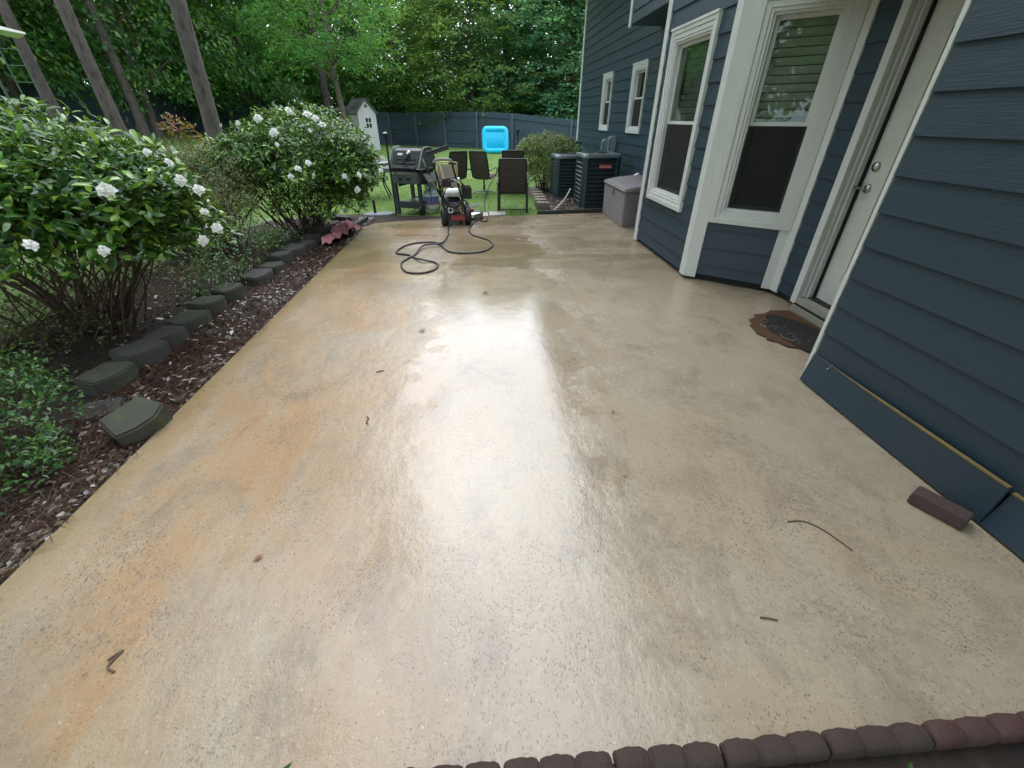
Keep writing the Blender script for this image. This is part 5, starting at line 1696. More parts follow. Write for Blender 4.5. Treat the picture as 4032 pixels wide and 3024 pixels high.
# ------------------------------------------------------------------ playhouse and play tower at the back
ph = empty("playhouse", (-6.25, 27.2, ground_z(-6, 27)), 32, "small white playhouse with grey gable roof at the end of the back fence", "playhouse")
W_, D_, HE, HP = 0.48, 0.95, 1.72, 2.28
b = MB()
b.prism([(-W_, 0), (W_, 0), (W_, HE), (0, HP), (-W_, HE)], -D_, D_, Matrix.Rotation(R(90), 4, 'X') @ Matrix.Identity(4))
b.build("wall", mt['housewhite'], ph)
gv = MB()
for k_ in range(14):
    z = 0.12 * k_ + 0.1
    hw = W_ if z < HE else W_ * (HP - z) / (HP - HE)
    gv.box(-hw + .01, hw - .01, -D_ - 0.006, -D_ - 0.001, z, z + 0.10)
gv.build("panel_boards", mt['housewhite'], ph)
for s in (-1, 1):
    r_ = MB()
    q = [Vector((0, -D_ - .12, HP + .02)), Vector((0, D_ + .12, HP + .02)), Vector((s * (W_ + .10), D_ + .12, HE - .08)), Vector((s * (W_ + .10), -D_ - .12, HE - .08))]
    if s > 0:
        q = q[::-1]
    r_.hexa(q + [v_ + UP * 0.05 for v_ in q])
    rp = r_.build("roof", mt['roofgrey'], ph)
    if s < 0:
        lx = MB()
        q = [Vector((-.18, -.55, HP - .075)), Vector((-.18, .15, HP - .075)), Vector((-.42, .15, HP - .345)), Vector((-.42, -.55, HP - .345))]
        lx.hexa([v_ + UP * 0.0 for v_ in q] + [v_ + UP * 0.06 for v_ in q])
        lx.build("skylight", mt['actop'], rp)
wf = MB()
wf.box(-0.12, 0.20, -D_ - 0.02, -D_ - 0.007, 1.02, 1.52)
wn_ = wf.build("window", mt['housewhite'], ph)
wp = MB()
for x in (-0.10, 0.055):
    for z in (1.05, 1.29):
        wp.box(x, x + 0.115, -D_ - 0.026, -D_ - 0.021, z, z + 0.19)
wp.build("pane", mt['gloss'], wn_)
MB().lathe([(0.0, 0), (0.075, 0), (0.06, 0.01), (0, 0.011)], 14, Matrix.Translation((0, -D_ - 0.008, HP - 0.28)) @ Matrix.Rotation(R(90), 4, 'X')).build("gable_vent", mt['roofgrey'], ph)
lt = MB()
q = [Vector((-.62, .2, 1.95)), Vector((-.62, 1.5, 1.95)), Vector((-2.0, 1.5, 1.55)), Vector((-2.0, .2, 1.55))]
lt.hexa(q + [v_ + UP * 0.05 for v_ in q])
lt.build("porch_roof", mt['roofgrey'], ph)
lt = MB()
for y in (0.25, 1.45):
    lt.box(-1.98, -1.90, y - .04, y + .04, 0, 1.57)
lt.build("porch_post", mt['plank'], ph)

tw = empty("play_tower", (-12.6, 15.2, ground_z(-12.6, 15.2)), 0, "pale tubed climbing frame with cream canopy corner below the trees", "play set")
gz0 = ground_z(-12.6, 15.2)
for x, y in ((0.55, -0.30), (0.10, -0.30)):
    MB().tube([(x, y, 0.0), (x + 0.02, y, 3.15 - gz0)], 0.018, 8).build("post", mt['paletube'], tw)
rg = MB()
for k_ in range(8):
    z = 0.25 + 0.36 * k_
    rg.tube([(0.10, -0.30, z), (0.56, -0.30, z)], 0.011, 8)
rg.build("rung", mt['paletube'], tw)
for x, y in ((-1.6, 1.2), (-1.6, -0.5)):
    MB().tube([(x, y, 0.0), (x, y, 3.3 - gz0)], 0.035, 8).build("post", mt['paletube'], tw)
zc = 3.42 - gz0
cn = MB()
q = [Vector((1.0, -0.35, zc + 0.03)), Vector((-0.7, 1.5, zc + 0.15)), Vector((-2.2, 1.5, zc + 0.55)), Vector((-2.2, -0.6, zc + 0.55))]
cn.hexa([v_ + Vector((0, 0, -0.02)) for v_ in q] + [q[0] + UP * 0.02, q[1] + UP * .05, q[2] + UP * .12, q[3] + UP * .12])
cn.build("canopy", mt['canopy'], tw)

# ------------------------------------------------------------------ shrubs
def rdir(n):
    v = npr.normal(size=(n, 3))
    return unit(v)

def whorl_leaves(C, A, k, Lm, spread, upb=0.25, wr=0.4, jit=0.02):
    """k leaves round each tip at C pointing along axis A"""
    n = len(C)
    A = unit(A)
    ref = np.where(np.abs(A[:, 2:3]) > 0.9, np.array([[1.0, 0, 0]]), np.array([[0, 0, 1.0]]))
    U = unit(np.cross(A, ref))
    Wv = np.cross(A, U)
    P, D, N = [], [], []
    for j in range(k):
        th = npr.uniform(0, 2 * np.pi, (n, 1)) * 0.35 + 2 * np.pi * j / k * 1.62
        R_ = U * np.cos(th) + Wv * np.sin(th)
        sp = spread * npr.uniform(0.6, 1.2, (n, 1))
        d = unit(A * np.cos(sp) + R_ * np.sin(sp))
        P.append(C - A * (j * 0.18 / k * Lm * 4) + npr.normal(size=(n, 3)) * jit)
        D.append(d)
        N.append(unit(A * 1.0 + np.array([[0, 0, upb]]) - d * 0.3 + npr.normal(size=(n, 3)) * 0.12))
    P, D, N = np.concatenate(P), np.concatenate(D), np.concatenate(N)
    L = Lm * npr.uniform(0.6, 1.25, len(P))
    return P, D, N, L, L * wr * npr.uniform(0.8, 1.15, len(P))

def flower_mesh(name):
    P, D, N, L, W = [], [], [], [], []
    for ringn, k, el, ln in ((0, 7, 0.12, 0.048), (1, 5, 0.55, 0.034), (2, 3, 1.0, 0.022)):
        for j in range(k):
            a = 2 * math.pi * (j + 0.37 * ringn) / k + rnd.uniform(-.15, .15)
            e = el + rnd.uniform(-0.15, 0.12)
            P.append((0, 0, 0.004 * ringn))
            D.append((math.cos(a) * math.cos(e), math.sin(a) * math.cos(e), math.sin(e)))
            N.append((-math.cos(a) * math.sin(e), -math.sin(a) * math.sin(e), math.cos(e)))
            L.append(ln * rnd.uniform(0.85, 1.15))
            W.append(ln * 0.8)
    V, F = roundleafgeo(np.array(P), np.array(D), np.array(N), L, W, 0.10, 0.30)
    o_ = npmesh(name, V, F, mt['petal'])
    me_ = o_.data
    bpy.data.objects.remove(o_)
    return me_
FLOWERS = [flower_mesh("flower") for _ in range(4)]

def bush(name, base, label, cat, ells, nwhorl, k, Lm, lmat, stems, flowers=(), spread=0.95, wr=0.42, shell=0.45, fsize=1.0, stem_r=0.009, twig=0, cut=None):
    """ells: (centre, radii, weight) in world coordinates; stems fan from the base into the crown"""
    b0 = np.array(base)
    t = empty(name, base, 0, label, cat)
    Cs, As = [], []
    wsum = sum(e[2] for e in ells)
    for c, r_, w in ells:
        n = int(nwhorl * w / wsum)
        d = rdir(n)
        d[:, 2] = np.where(d[:, 2] < -0.35, -d[:, 2] * 0.6, d[:, 2])
        d = unit(d)
        rad = shell + (1 - shell) * npr.uniform(0, 1, (n, 1)) ** 0.45
        lump = np.array([1 + 0.16 * noise.noise(Vector(q * 2.7 + np.array(c))) + 0.10 * noise.noise(Vector(q * 6 + np.array(c))) for q in d])[:, None]
        Cs.append(np.array(c) + d * np.array(r_) * rad * lump)
        As.append(unit(d * 0.8 + np.array([[0, 0, 0.55]]) + npr.normal(size=(n, 3)) * 0.25))
    C_, A_ = np.concatenate(Cs), np.concatenate(As)
    P, D, N, L, W = whorl_leaves(C_ - b0, A_, k, Lm, spread, wr=wr)
    V, F = (roundleafgeo if Lm > 0.05 else leafgeo)(P, D, N, L, W)
    npmesh("foliage", V, F, lmat, t, True)
    sb = MB()
    for i in range(stems):
        c, r_, w = ells[rnd.randrange(len(ells))]
        a = rnd.uniform(0, 2 * math.pi)
        rr_ = rnd.uniform(0.2, 0.9)
        tip = Vector(c) + Vector((r_[0] * rr_ * math.cos(a), r_[1] * rr_ * math.sin(a), r_[2] * rnd.uniform(-0.3, 0.5))) - Vector(base)
        foot = Vector((rnd.gauss(0, 0.13), rnd.gauss(0, 0.16), -0.02)) + Vector((tip.x * 0.12, tip.y * 0.12, 0))
        m1 = foot.lerp(tip, 0.35) + Vector((rnd.uniform(-.06, .06), rnd.uniform(-.06, .06), 0.10))
        m2 = foot.lerp(tip, 0.7) + Vector((rnd.uniform(-.07, .07), rnd.uniform(-.07, .07), 0.07))
        sr = stem_r * rnd.uniform(0.7, 1.3)
        pth = catmull([foot, m1, m2, tip], 4)
        sb.tube(pth, [sr * (1 - 0.65 * q / (len(pth) - 1)) for q in range(len(pth))], 6)
        for _ in range(twig):
            s0 = pth[rnd.randrange(4, len(pth) - 1)]
            e0 = s0 + Vector((rnd.uniform(-.25, .25), rnd.uniform(-.25, .25), rnd.uniform(0.08, 0.3)))
            sb.tube([s0, s0.lerp(e0, .5) + Vector((rnd.uniform(-.03, .03), rnd.uniform(-.03, .03), .02)), e0], [sr * 0.45, sr * 0.3, sr * 0.18], 4)
    sb.build("stems", mt['stem'], t)
    cc = np.mean([e[0] for e in ells], axis=0)
    for i, fpos in enumerate(flowers):
        o_ = bpy.data.objects.new("flower", FLOWERS[i % 4])
        col.objects.link(o_)
        o_.parent = t
        p_ = Vector(fpos)
        view = (Vector((0, 0, 1.6)) - p_).normalized()
        ax = (view * 0.55 + UP * 0.5 + (p_ - Vector(cc)).normalized() * 0.5 + Vector((rnd.uniform(-.8, .8), rnd.uniform(-.8, .8), rnd.uniform(-.5, .5)))).normalized()
        o_.location = p_ + (p_ - Vector(cc)).normalized() * 0.05 - Vector(base)
        o_.rotation_euler = ax.to_track_quat('Z', 'Y').to_euler()
        s_ = fsize * rnd.uniform(0.6, 1.15)
        o_.scale = (s_, s_, s_)
    return t

G1F = [(-2.668, 2.731, 0.975), (-2.441, 2.898, 0.894), (-2.304, 2.954, 1.226), (-2.134, 3.345, 1.332), (-2.081, 3.305, 1.234), (-2.034, 3.385, 1.169), (-2.04, 3.362, 1.031), (-2.081, 3.508, 0.89), (-2.158, 3.414, 0.823), (-2.219, 3.303, 1.397)]
bush("gardenia_bush", (-3.55, 3.75, -0.03), "near gardenia bush with big glossy leaves and bare fanning stems", "bush",
     [((-3.45, 3.75, 1.24), (0.95, 0.80, 0.46), 1.3), ((-2.72, 3.55, 1.12), (0.52, 0.60, 0.38), 0.8), ((-4.3, 4.1, 1.25), (0.85, 0.8, 0.5), 0.8), ((-3.3, 3.05, 1.05), (0.7, 0.4, 0.36), 0.5), ((-2.5, 3.75, 0.95), (0.28, 0.45, 0.26), 0.2), ((-3.3, 3.5, 0.82), (1.0, 0.7, 0.28), 0.8), ((-4.2, 3.6, 0.85), (0.8, 0.7, 0.4), 0.6), ((-2.75, 4.0, 0.72), (0.5, 0.5, 0.25), 0.35)],
     2900, 6, 0.082, mt['leaf_gard'], 62, G1F, fsize=0.95, stem_r=0.010, twig=5)
bush("low_shrub", (-3.9, 3.3, -0.03), "dark low growth on the shaded soil under the near gardenia", "bush",
     [((-3.9, 3.4, 0.12), (0.9, 0.8, 0.18), 1.0), ((-4.3, 4.6, 0.2), (0.8, 0.8, 0.25), 0.8), ((-3.3, 4.6, 0.12), (0.5, 0.5, 0.16), 0.5)],
     700, 5, 0.036, mt['leaf_azal'], 40, (), wr=0.5, stem_r=0.004, twig=3)
G2F = [(-2.811, 6.615, 1.56), (-3.104, 6.697, 1.508), (-3.452, 6.957, 1.485), (-2.448, 6.698, 1.642), (-2.231, 6.682, 1.61), (-2.128, 6.647, 1.566), (-2.046, 6.589, 1.496), (-2.172, 6.477, 1.434), (-2.588, 6.419, 1.417), (-2.552, 6.342, 1.293), (-2.641, 6.311, 1.047), (-2.366, 6.311, 1.038), (-2.231, 6.328, 1.096), (-2.209, 6.356, 0.958), (-2.483, 6.325, 0.949), (-1.872, 6.503, 0.926), (-1.706, 6.623, 0.926), (-1.797, 6.713, 0.739), (-2.037, 6.882, 0.546), (-2.15, 7.13, 0.409), (-3.3, 6.87, 1.243), (-1.423, 6.949, 1.1), (-1.472, 6.905, 0.955)]
bush("gardenia_bush", (-2.95, 7.45, -0.03), "far dense gardenia bush dotted with many white flowers", "bush",
     [((-2.55, 7.3, 1.18), (0.98, 0.88, 0.56), 1.5), ((-2.0, 7.2, 1.0), (0.50, 0.60, 0.42), 0.8), ((-3.25, 7.05, 1.05), (0.6, 0.55, 0.42), 0.7), ((-2.15, 7.35, 0.62), (0.42, 0.45, 0.28), 0.25), ((-2.6, 7.3, 0.85), (0.85, 0.8, 0.4), 0.5), ((-2.45, 7.1, 0.48), (0.75, 0.6, 0.32), 0.4), ((-2.0, 7.4, 0.8), (0.42, 0.5, 0.35), 0.3), ((-3.65, 6.95, 0.85), (0.5, 0.5, 0.46), 0.45)],
     3900, 6, 0.066, mt['leaf_gard'], 84, G2F, fsize=1.05, stem_r=0.009, twig=5)
bush("azalea_bush", (-3.75, 6.3, -0.03), "sparse thin twigged azalea between the two gardenia bushes", "bush",
     [((-3.75, 6.35, 0.78), (0.8, 0.8, 0.56), 1.2), ((-4.3, 5.6, 0.7), (0.8, 0.7, 0.5), 0.8), ((-3.45, 5.8, 0.55), (0.6, 0.6, 0.4), 0.6), ((-4.4, 6.8, 0.95), (0.7, 0.6, 0.4), 0.6), ((-3.4, 7.0, 0.8), (0.5, 0.5, 0.4), 0.5)],
     3600, 5, 0.036, mt['leaf_azal'], 130, (), wr=0.5, stem_r=0.007, twig=5)
bush("azalea_bush", (-2.95, 5.35, -0.03), "low straggly azalea sprawling over the middle of the block row", "bush",
     [((-2.92, 5.3, 0.28), (0.42, 0.75, 0.26), 1.0), ((-2.85, 4.65, 0.16), (0.26, 0.4, 0.16), 0.4), ((-2.8, 6.15, 0.18), (0.25, 0.35, 0.18), 0.4)],
     620, 5, 0.030, mt['leaf_low'], 30, (), wr=0.5, stem_r=0.005, twig=4)
bush("small_shrub", (-2.62, 1.82, -0.03), "low dark leaved shrub at the frame edge near the loose block", "bush",
     [((-2.72, 1.92, 0.22), (0.42, 0.46, 0.26), 1.0), ((-2.42, 1.72, 0.07), (0.16, 0.30, 0.12), 0.25), ((-2.75, 2.15, 0.34), (0.30, 0.25, 0.18), 0.3)],
     620, 6, 0.036, mt['leaf_low'], 26, (), wr=0.45, stem_r=0.005, twig=3)
bush("holly_bush", (1.72, 12.25, -0.04), "rounded bush with pale yellow green tips beside the condensers", "bush",
     [((1.72, 12.2, 0.80), (0.66, 0.6, 0.52), 1.3), ((1.35, 12.1, 0.85), (0.38, 0.4, 0.36), 0.5), ((2.15, 12.4, 0.85), (0.42, 0.4, 0.40), 0.5), ((1.7, 12.05, 0.36), (0.62, 0.55, 0.36), 1.0)],
     3400, 6, 0.042, mt['leaf_holly'], 30, (), wr=0.5, stem_r=0.012, twig=2)
bush("wall_plant", (2.75, 13.4, -0.04), "small leafy plant growing by the wall behind the condensers", "plant",
     [((2.78, 13.4, 0.62), (0.22, 0.35, 0.36), 1.0)], 160, 6, 0.06, mt['leaf_low'], 10, (), wr=0.45, stem_r=0.006, twig=1)
bush("red_leaved_plant", (-5.15, 8.85, -0.04), "thin plant with red and orange leaves between the gardenias and pine trunk", "plant",
     [((-5.2, 8.85, 1.38), (0.30, 0.28, 0.28), 1.0), ((-4.8, 8.8, 1.2), (0.35, 0.25, 0.2), 0.5), ((-5.1, 8.8, 0.7), (0.4, 0.4, 0.4), 0.5)],
     70, 4, 0.085, mt['leaf_red'], 16, (), wr=0.4, stem_r=0.010, twig=3)

def strap_plant(loc, n, Lm, label, lmat='lirio', cat="plant", wd=0.012):
    mb = MB()
    for i in range(n):
        a = rnd.uniform(0, 2 * math.pi)
        ln = Lm * rnd.uniform(0.6, 1.15)
        d = Vector((math.cos(a), math.sin(a), 0))
        s_ = Vector((-d.y, d.x, 0))
        el = rnd.uniform(0.5, 1.35)
        pts_, p_ = [], Vector((rnd.uniform(-.03, .03), rnd.uniform(-.03, .03), 0))
        for k_ in range(6):
            pts_.append(p_.copy())
            p_ = p_ + (d * math.cos(el) + UP * math.sin(el)) * ln / 5
            el -= rnd.uniform(0.2, 0.42)
        vs_ = []
        for k_, q in enumerate(pts_):
            w_ = wd * (1 - (k_ / 5) ** 2 * 0.95) * 0.5
            vs_ += [q + s_ * w_, q - s_ * w_]
        mb.add(vs_, [(2 * k_, 2 * k_ + 1, 2 * k_ + 3, 2 * k_ + 2) for k_ in range(5)], True)
    o_ = mb.build("strap_leaf_plant", mt[lmat])
    o_.location = loc
    return tag(o_, label, cat)
strap_plant((-3.05, 6.75, -0.02), 46, 0.34, "grey green strap leaved tuft below the far gardenia")
strap_plant((-3.12, 6.45, -0.02), 36, 0.28, "bright green strap leaved tuft between the azaleas", 'grass')
strap_plant((-2.98, 4.42, 0.0), 22, 0.20, "small spiky green rosette behind the moss edged blocks", 'leaf_low', wd=0.022)

def sprig(loc, label, n=5, L=0.07):
    P = np.zeros((n, 3)); P[:, 2] = np.linspace(0.02, 0.07, n)
    a = np.arange(n) * 2.4
    D = np.stack([np.cos(a), np.sin(a), np.full(n, 0.45)], 1)
    V, F = leafgeo(P, D, np.tile([[0, 0, 1.0]], (n, 1)), np.full(n, L), np.full(n, L * 0.42))
    o_ = npmesh("weed", V, F, mt['leaf_low'], None, True)
    o_.location = loc
    tag(o_, label, "weed")
sprig((1.13, 0.28, -0.03), "bright green weed growing below the red edgers", 6, 0.075)
sprig((-0.62, 0.42, 0.0), "green weed at the near slab end away from the house", 6, 0.05)
sprig((-2.72, 3.98, 0.02), "small green seedling among the moss edged blocks", 6, 0.075)

# ------------------------------------------------------------------ lawn grass
def scatter_grass(n, xr, yr, Lr, wr_, keep):
    x = npr.uniform(xr[0], xr[1], n)
    y = npr.uniform(yr[0], yr[1], n)
    m = keep(x, y)
    x, y = x[m], y[m]
    z = np.array([ground_z(a, b) for a, b in zip(x, y)]) - 0.005
    k = len(x)
    P = np.stack([x, y, z], 1)
    a = npr.uniform(0, 2 * np.pi, k)
    el = npr.uniform(0.45, 1.3, k)
    D = np.stack([np.cos(a) * np.cos(el), np.sin(a) * np.cos(el), np.sin(el)], 1)
    S = np.stack([-np.sin(a), np.cos(a), np.zeros(k)], 1)
    L = npr.uniform(Lr[0], Lr[1], k)[:, None]
    w = npr.uniform(wr_[0], wr_[1], k)[:, None]
    V = np.stack([P - S * w, P + S * w, P + D * L], 1).reshape(-1, 3)
    F = (np.arange(k) * 3)[:, None] + np.array([[0, 1, 2]])
    return V, F
inslab = lambda x, y: (y < 8.0 + 0.17 * (x + 2) + np.where(x < 0.05, 0.52 + 0.12 * np.sin(x * 9), 0.0)) & (x > -2.1)
def patchy(x, y):
    return np.array([noise.noise(Vector((a * 0.7, b * 0.7, 3.0))) for a, b in zip(x, y)])
k1 = lambda x, y: ~inslab(x, y) & ~((x < -1.95) & (x > -4.6) & (y < 8.9)) & ~((x > 1.3) & (y < 13)) & (npr.uniform(size=len(x)) < 1.0)
A1 = scatter_grass(52000, (-6.5, 2.4), (8.55, 14.5), (0.03, 0.075), (0.003, 0.006), k1)
A2 = scatter_grass(42000, (-12, 5), (14.0, 26.5), (0.04, 0.09), (0.006, 0.011), lambda x, y: (x < 3.1) | (y > 15.3))
A3 = scatter_grass(16000, (-9.5, -3.9), (2.5, 9.0), (0.03, 0.08), (0.003, 0.006), lambda x, y: (patchy(x, y) > -0.25) & ~((x > -4.3) & (y > 3)))
A4 = scatter_grass(14000, (-20, -6), (8, 27), (0.05, 0.1), (0.008, 0.014), lambda x, y: (patchy(x, y) > -0.2))
Vs, Fs, off = [], [], 0
for V, F in (A1, A2, A3, A4):
    Vs.append(V); Fs.append(F + off); off += len(V)
tag(npmesh("grass", np.concatenate(Vs), np.concatenate(Fs), mt['grass']), kind='stuff')

# ------------------------------------------------------------------ leaf litter and pine straw on the beds
def litter(n, sampler, L, W, lift):
    P = sampler(n)
    n = len(P)
    a = npr.uniform(0, 2 * np.pi, n)
    t = npr.uniform(-0.35, 0.35, n)
    D = np.stack([np.cos(a) * np.cos(t), np.sin(a) * np.cos(t), np.sin(t)], 1)
    N = unit(np.stack([npr.normal(size=n) * 0.35, npr.normal(size=n) * 0.35, np.ones(n)], 1))
    P[:, 2] += npr.uniform(0, lift, n)
    l_ = npr.uniform(*L, n)
    return leafgeo(P, D, N, l_, l_ * npr.uniform(*W, n), 0.2, -0.1)
def strip(n):
    x = -2.02 - np.abs(npr.uniform(0, 1, n)) * 0.62
    y = npr.uniform(0.4, 8.6, n) ** 1.0
    return np.stack([x, y, np.full(n, -0.022)], 1)
def wide(n):
    return np.stack([npr.uniform(-4.9, -2.6, n), npr.uniform(0.3, 8.6, n), np.full(n, -0.02)], 1)
def acbed(n):
    return np.stack([npr.uniform(1.45, 2.4, n), npr.uniform(9.0, 12.5, n), np.full(n, -0.015)], 1)
def nearend(n):
    return np.stack([npr.uniform(-0.5, 2.6, n), npr.uniform(-0.1, 0.29, n), np.full(n, -0.018)], 1)
parts_ = [litter(6500, strip, (0.02, 0.06), (0.3, 0.6), 0.025), litter(4200, wide, (0.03, 0.08), (0.3, 0.55), 0.03), litter(900, acbed, (0.02, 0.06), (0.3, 0.6), 0.02), litter(500, nearend, (0.02, 0.06), (0.3, 0.6), 0.02)]
Vs, Fs, off = [], [], 0
for V, F in parts_:
    Vs.append(V); Fs.append(F + off); off += len(V)
tag(npmesh("leaf_litter", np.concatenate(Vs), np.concatenate(Fs), mt['litter'], None, True), kind='stuff')
def strawgeo(n, sampler, L):
    P = sampler(n)
    n = len(P)
    a = npr.uniform(0, 2 * np.pi, n)
    t = npr.uniform(-0.2, 0.25, n)
    D = np.stack([np.cos(a) * np.cos(t), np.sin(a) * np.cos(t), np.sin(t)], 1)
    P[:, 2] += npr.uniform(0.005, 0.035, n)
    l_ = npr.uniform(*L, n)
    return flatleafgeo(P, D, np.tile([[0.1, 0.2, 1.0]], (n, 1)), l_, np.full(n, 0.0035))
Vs, Fs, off = [], [], 0
for V, F in (strawgeo(14000, strip, (0.06, 0.16)), strawgeo(4000, wide, (0.06, 0.16)), strawgeo(600, acbed, (0.06, 0.14))):
    Vs.append(V); Fs.append(F + off); off += len(V)
tag(npmesh("pine_straw", np.concatenate(Vs), np.concatenate(Fs), mt['straw']), kind='stuff')
# pale stone chips in the beds
mb = MB()
for i in range(230):
    if i < 150:
        x, y = -2.03 - abs(rnd.gauss(0, 0.10)), rnd.uniform(0.9, 8.6) if i > 45 else rnd.uniform(0.95, 2.0)
        z = -0.018
    elif i < 200:
        x, y, z = rnd.uniform(1.45, 2.2), rnd.uniform(9.0, 10.6), -0.01
    else:
        x, y, z = rnd.uniform(-1.95, -1.0), rnd.uniform(8.75, 9.1), -0.035
        if y < 8.55 + 0.2 * (x + 2): continue
    s = rnd.uniform(0.008, 0.024) * (0.9 if i < 45 else 1)
    T = Matrix.Translation((x, y, z)) @ Matrix.Rotation(rnd.uniform(0, 6), 4, 'Z') @ Matrix.Rotation(rnd.uniform(-.4, .4), 4, 'X')
    q = [Vector((a * s * rnd.uniform(.7, 1.2), b * s * 0.7 * rnd.uniform(.7, 1.2), c * s * 0.4)) for c in (-1, 1) for a, b in ((-1, -1), (1, -1), (1, 1), (-1, 1))]
    mb.hexa([T @ p_ for p_ in q])
o_ = mb.build("stone_chips", leafmat("pale_stone_chips", [(0.0, (0.10, 0.075, 0.05)), (0.6, (0.26, 0.20, 0.14)), (1.0, (0.46, 0.42, 0.36))], 0.6, 0.0))
tag(o_, kind='stuff')

# ------------------------------------------------------------------ things dropped on the slab
def dropleaf(x, y, L, rz, label, mat='leafbrown', curl=0.25):
    P = np.array([[0, 0, 0.003]]); D = np.array([[1.0, 0, 0.03]]); N = np.array([[0, 0, 1.0]])
    V, F = leafgeo(P, D, N, [L], [L * 0.42], curl, -0.08)
    o_ = npmesh("fallen_leaf", V, F, mt[mat], None, True)
    o_.location = (x, y, 0.002)
    o_.rotation_euler = (0, 0, R(rz))
    tag(o_, label, "fallen leaf")
dropleaf(-0.023, 4.31, 0.09, 20, "brown leaf lying in the wettest middle of the slab", curl=0.5)
dropleaf(-0.60, 3.41, 0.085, 10, "dull brown leaf on the slab between the hose loop and the near end", 'leafbrown')
dropleaf(-1.03, 1.16, 0.05, 40, "orange leaf on the stained garden side of the slab", 'leafbrown')
dropleaf(0.797, 2.09, 0.045, 70, "small tan leaf on the slab level with the near house corner", 'leafbrown')
dropleaf(0.70, 1.55, 0.03, -30, "tiny dead leaf on the slab straight out from the brick", 'leafbrown')
def twig(pts_, r_, label, z=0.004):
    c0_ = Vector((*pts_[0], 0))
    o_ = MB().tube(catmull([Vector((x, y, z)) - c0_ for x, y in pts_], 5), r_, 6).build("twig", mt['twig'])
    o_.location = c0_
    tag(o_, label, "twig")
twig([(1.381, 1.198), (1.459, 1.195), (1.52, 1.138), (1.569, 1.03)], 0.0028, "long thin curved twig on the slab near the brick")
twig([(-0.82, 2.72), (-0.79, 2.735), (-0.77, 2.74)], 0.004, "short dark twig on the middle of the stained slab half")
twig([(-0.77, 2.17), (-0.755, 2.15), (-0.76, 2.11), (-0.745, 2.09)], 0.0035, "hooked brown twig nearer than the short dark one")
twig([(-1.36, 0.80), (-1.33, 0.83), (-1.345, 0.78), (-1.31, 0.76)], 0.004, "forked brown twig near the open slab corner")
twig([(1.00, 0.78), (1.03, 0.775), (1.06, 0.765)], 0.0035, "straight dark twig a little beyond the red edgers")

# ------------------------------------------------------------------ trees
def tree_meshes(seed, H, crad, zlow, nspray, per, leaf, lmat, bmat, tr, shape=1.0):
    """crown of drooping leaf sprays carried on limbs; returns (trunk mesh, crown mesh)"""
    rs_ = np.random.RandomState(seed)
    rr_ = random.Random(seed)
    tb_ = MB()
    wob = [Vector((rr_.uniform(-.12, .12) * k_ * 0.35, rr_.uniform(-.12, .12) * k_ * 0.35, H * 0.92 * k_ / 6)) for k_ in range(7)]
    pth = catmull(wob, 3)
    nn = len(pth) - 1
    tb_.tube(pth, [tr * (1.25 if i_ == 0 else 1) * (1 - 0.85 * (i_ / nn)) for i_ in range(nn + 1)], 10)
    P, D, N, L, W = [], [], [], [], []
    for s in range(nspray):
        t = rs_.uniform(0, 1) ** 1.35
        z = zlow + (H - zlow) * t
        env = math.sin(min(1.0, 0.18 + t * 0.95) * math.pi) ** 0.6 * crad * shape if t < 0.9 else crad * (1.02 - t) * 4
        a = rs_.uniform(0, 2 * math.pi)
        env *= 1 + 0.28 * noise.noise(Vector((math.cos(a) * 1.6, math.sin(a) * 1.6, z * 0.35 + seed)))
        rad = env * (0.30 + 0.70 * rs_.uniform(0, 1) ** 0.5)
        out = np.array([math.cos(a), math.sin(a), 0])
        c = out * rad + np.array([0, 0, z - 0.06 * rad])
        if rr_.random() < 0.16:
            zb_ = max(zlow * 0.7, z - 0.5 * rad)
            tc_ = min(range(nn + 1), key=lambda q: abs(pth[q].z - zb_))
            s0 = pth[tc_]
            e0 = Vector(c)
            m0 = s0.lerp(e0, 0.5) + Vector((0, 0, 0.12 * rad))
            tb_.tube([s0, m0, e0], [tr * 0.28, tr * 0.15, tr * 0.03], 5)
        ax = unit(out + np.array([0, 0, rs_.uniform(-0.25, 0.25)]) + rs_.normal(size=3) * 0.35)
        side = unit(np.cross(ax, [0, 0, 1.0]))
        n_ = per
        u = rs_.uniform(-0.15, 1.0, (n_, 1))
        v = rs_.normal(size=(n_, 1)) * 0.42 * (1.1 - 0.6 * np.abs(u))
        sl_ = rs_.uniform(0.75, 1.35)
        p = c + ax * u * 1.0 * sl_ + side * v * sl_ + np.array([[0, 0, 1.0]]) * (rs_.normal(size=(n_, 1)) * 0.10 - 0.28 * (u ** 2 + v ** 2) * sl_)
        d = unit(ax * 0.8 + side * np.sign(v) * 0.6 + np.array([[0, 0, -0.35]]) + rs_.normal(size=(n_, 3)) * 0.35)
        nr = unit(np.array([[0, 0, 1.0]]) + rs_.normal(size=(n_, 3)) * 0.35)
        P.append(p); D.append(d); N.append(nr)
        l_ = leaf * rs_.uniform(0.7, 1.3, n_)
        L.append(l_); W.append(l_ * 0.62)
    V, F = flatleafgeo(np.concatenate(P), np.concatenate(D), np.concatenate(N), np.concatenate(L), np.concatenate(W))
    oc = npmesh("crown", V, F, lmat)
    ot = tb_.build("trunk", bmat)
    return ot, oc

def plant_tree(protos, x, y, rz, s, label, group, name="broadleaf_tree", sz=None, sink=0.0):
    t = empty(name, (x, y, ground_z(x, y) - sink), rz, label, "tree", group)
    t.scale = (s, s, sz or s)
    for o_ in protos:
        c = o_.copy()
        col.objects.link(c)
        c.parent = t
    return t

YW = R(4.08)
def at(px_, D):
    lat = (px_ - 1106) * D / 1065.4
    return D * math.sin(YW) + lat * math.cos(YW), D * math.cos(YW) - lat * math.sin(YW)

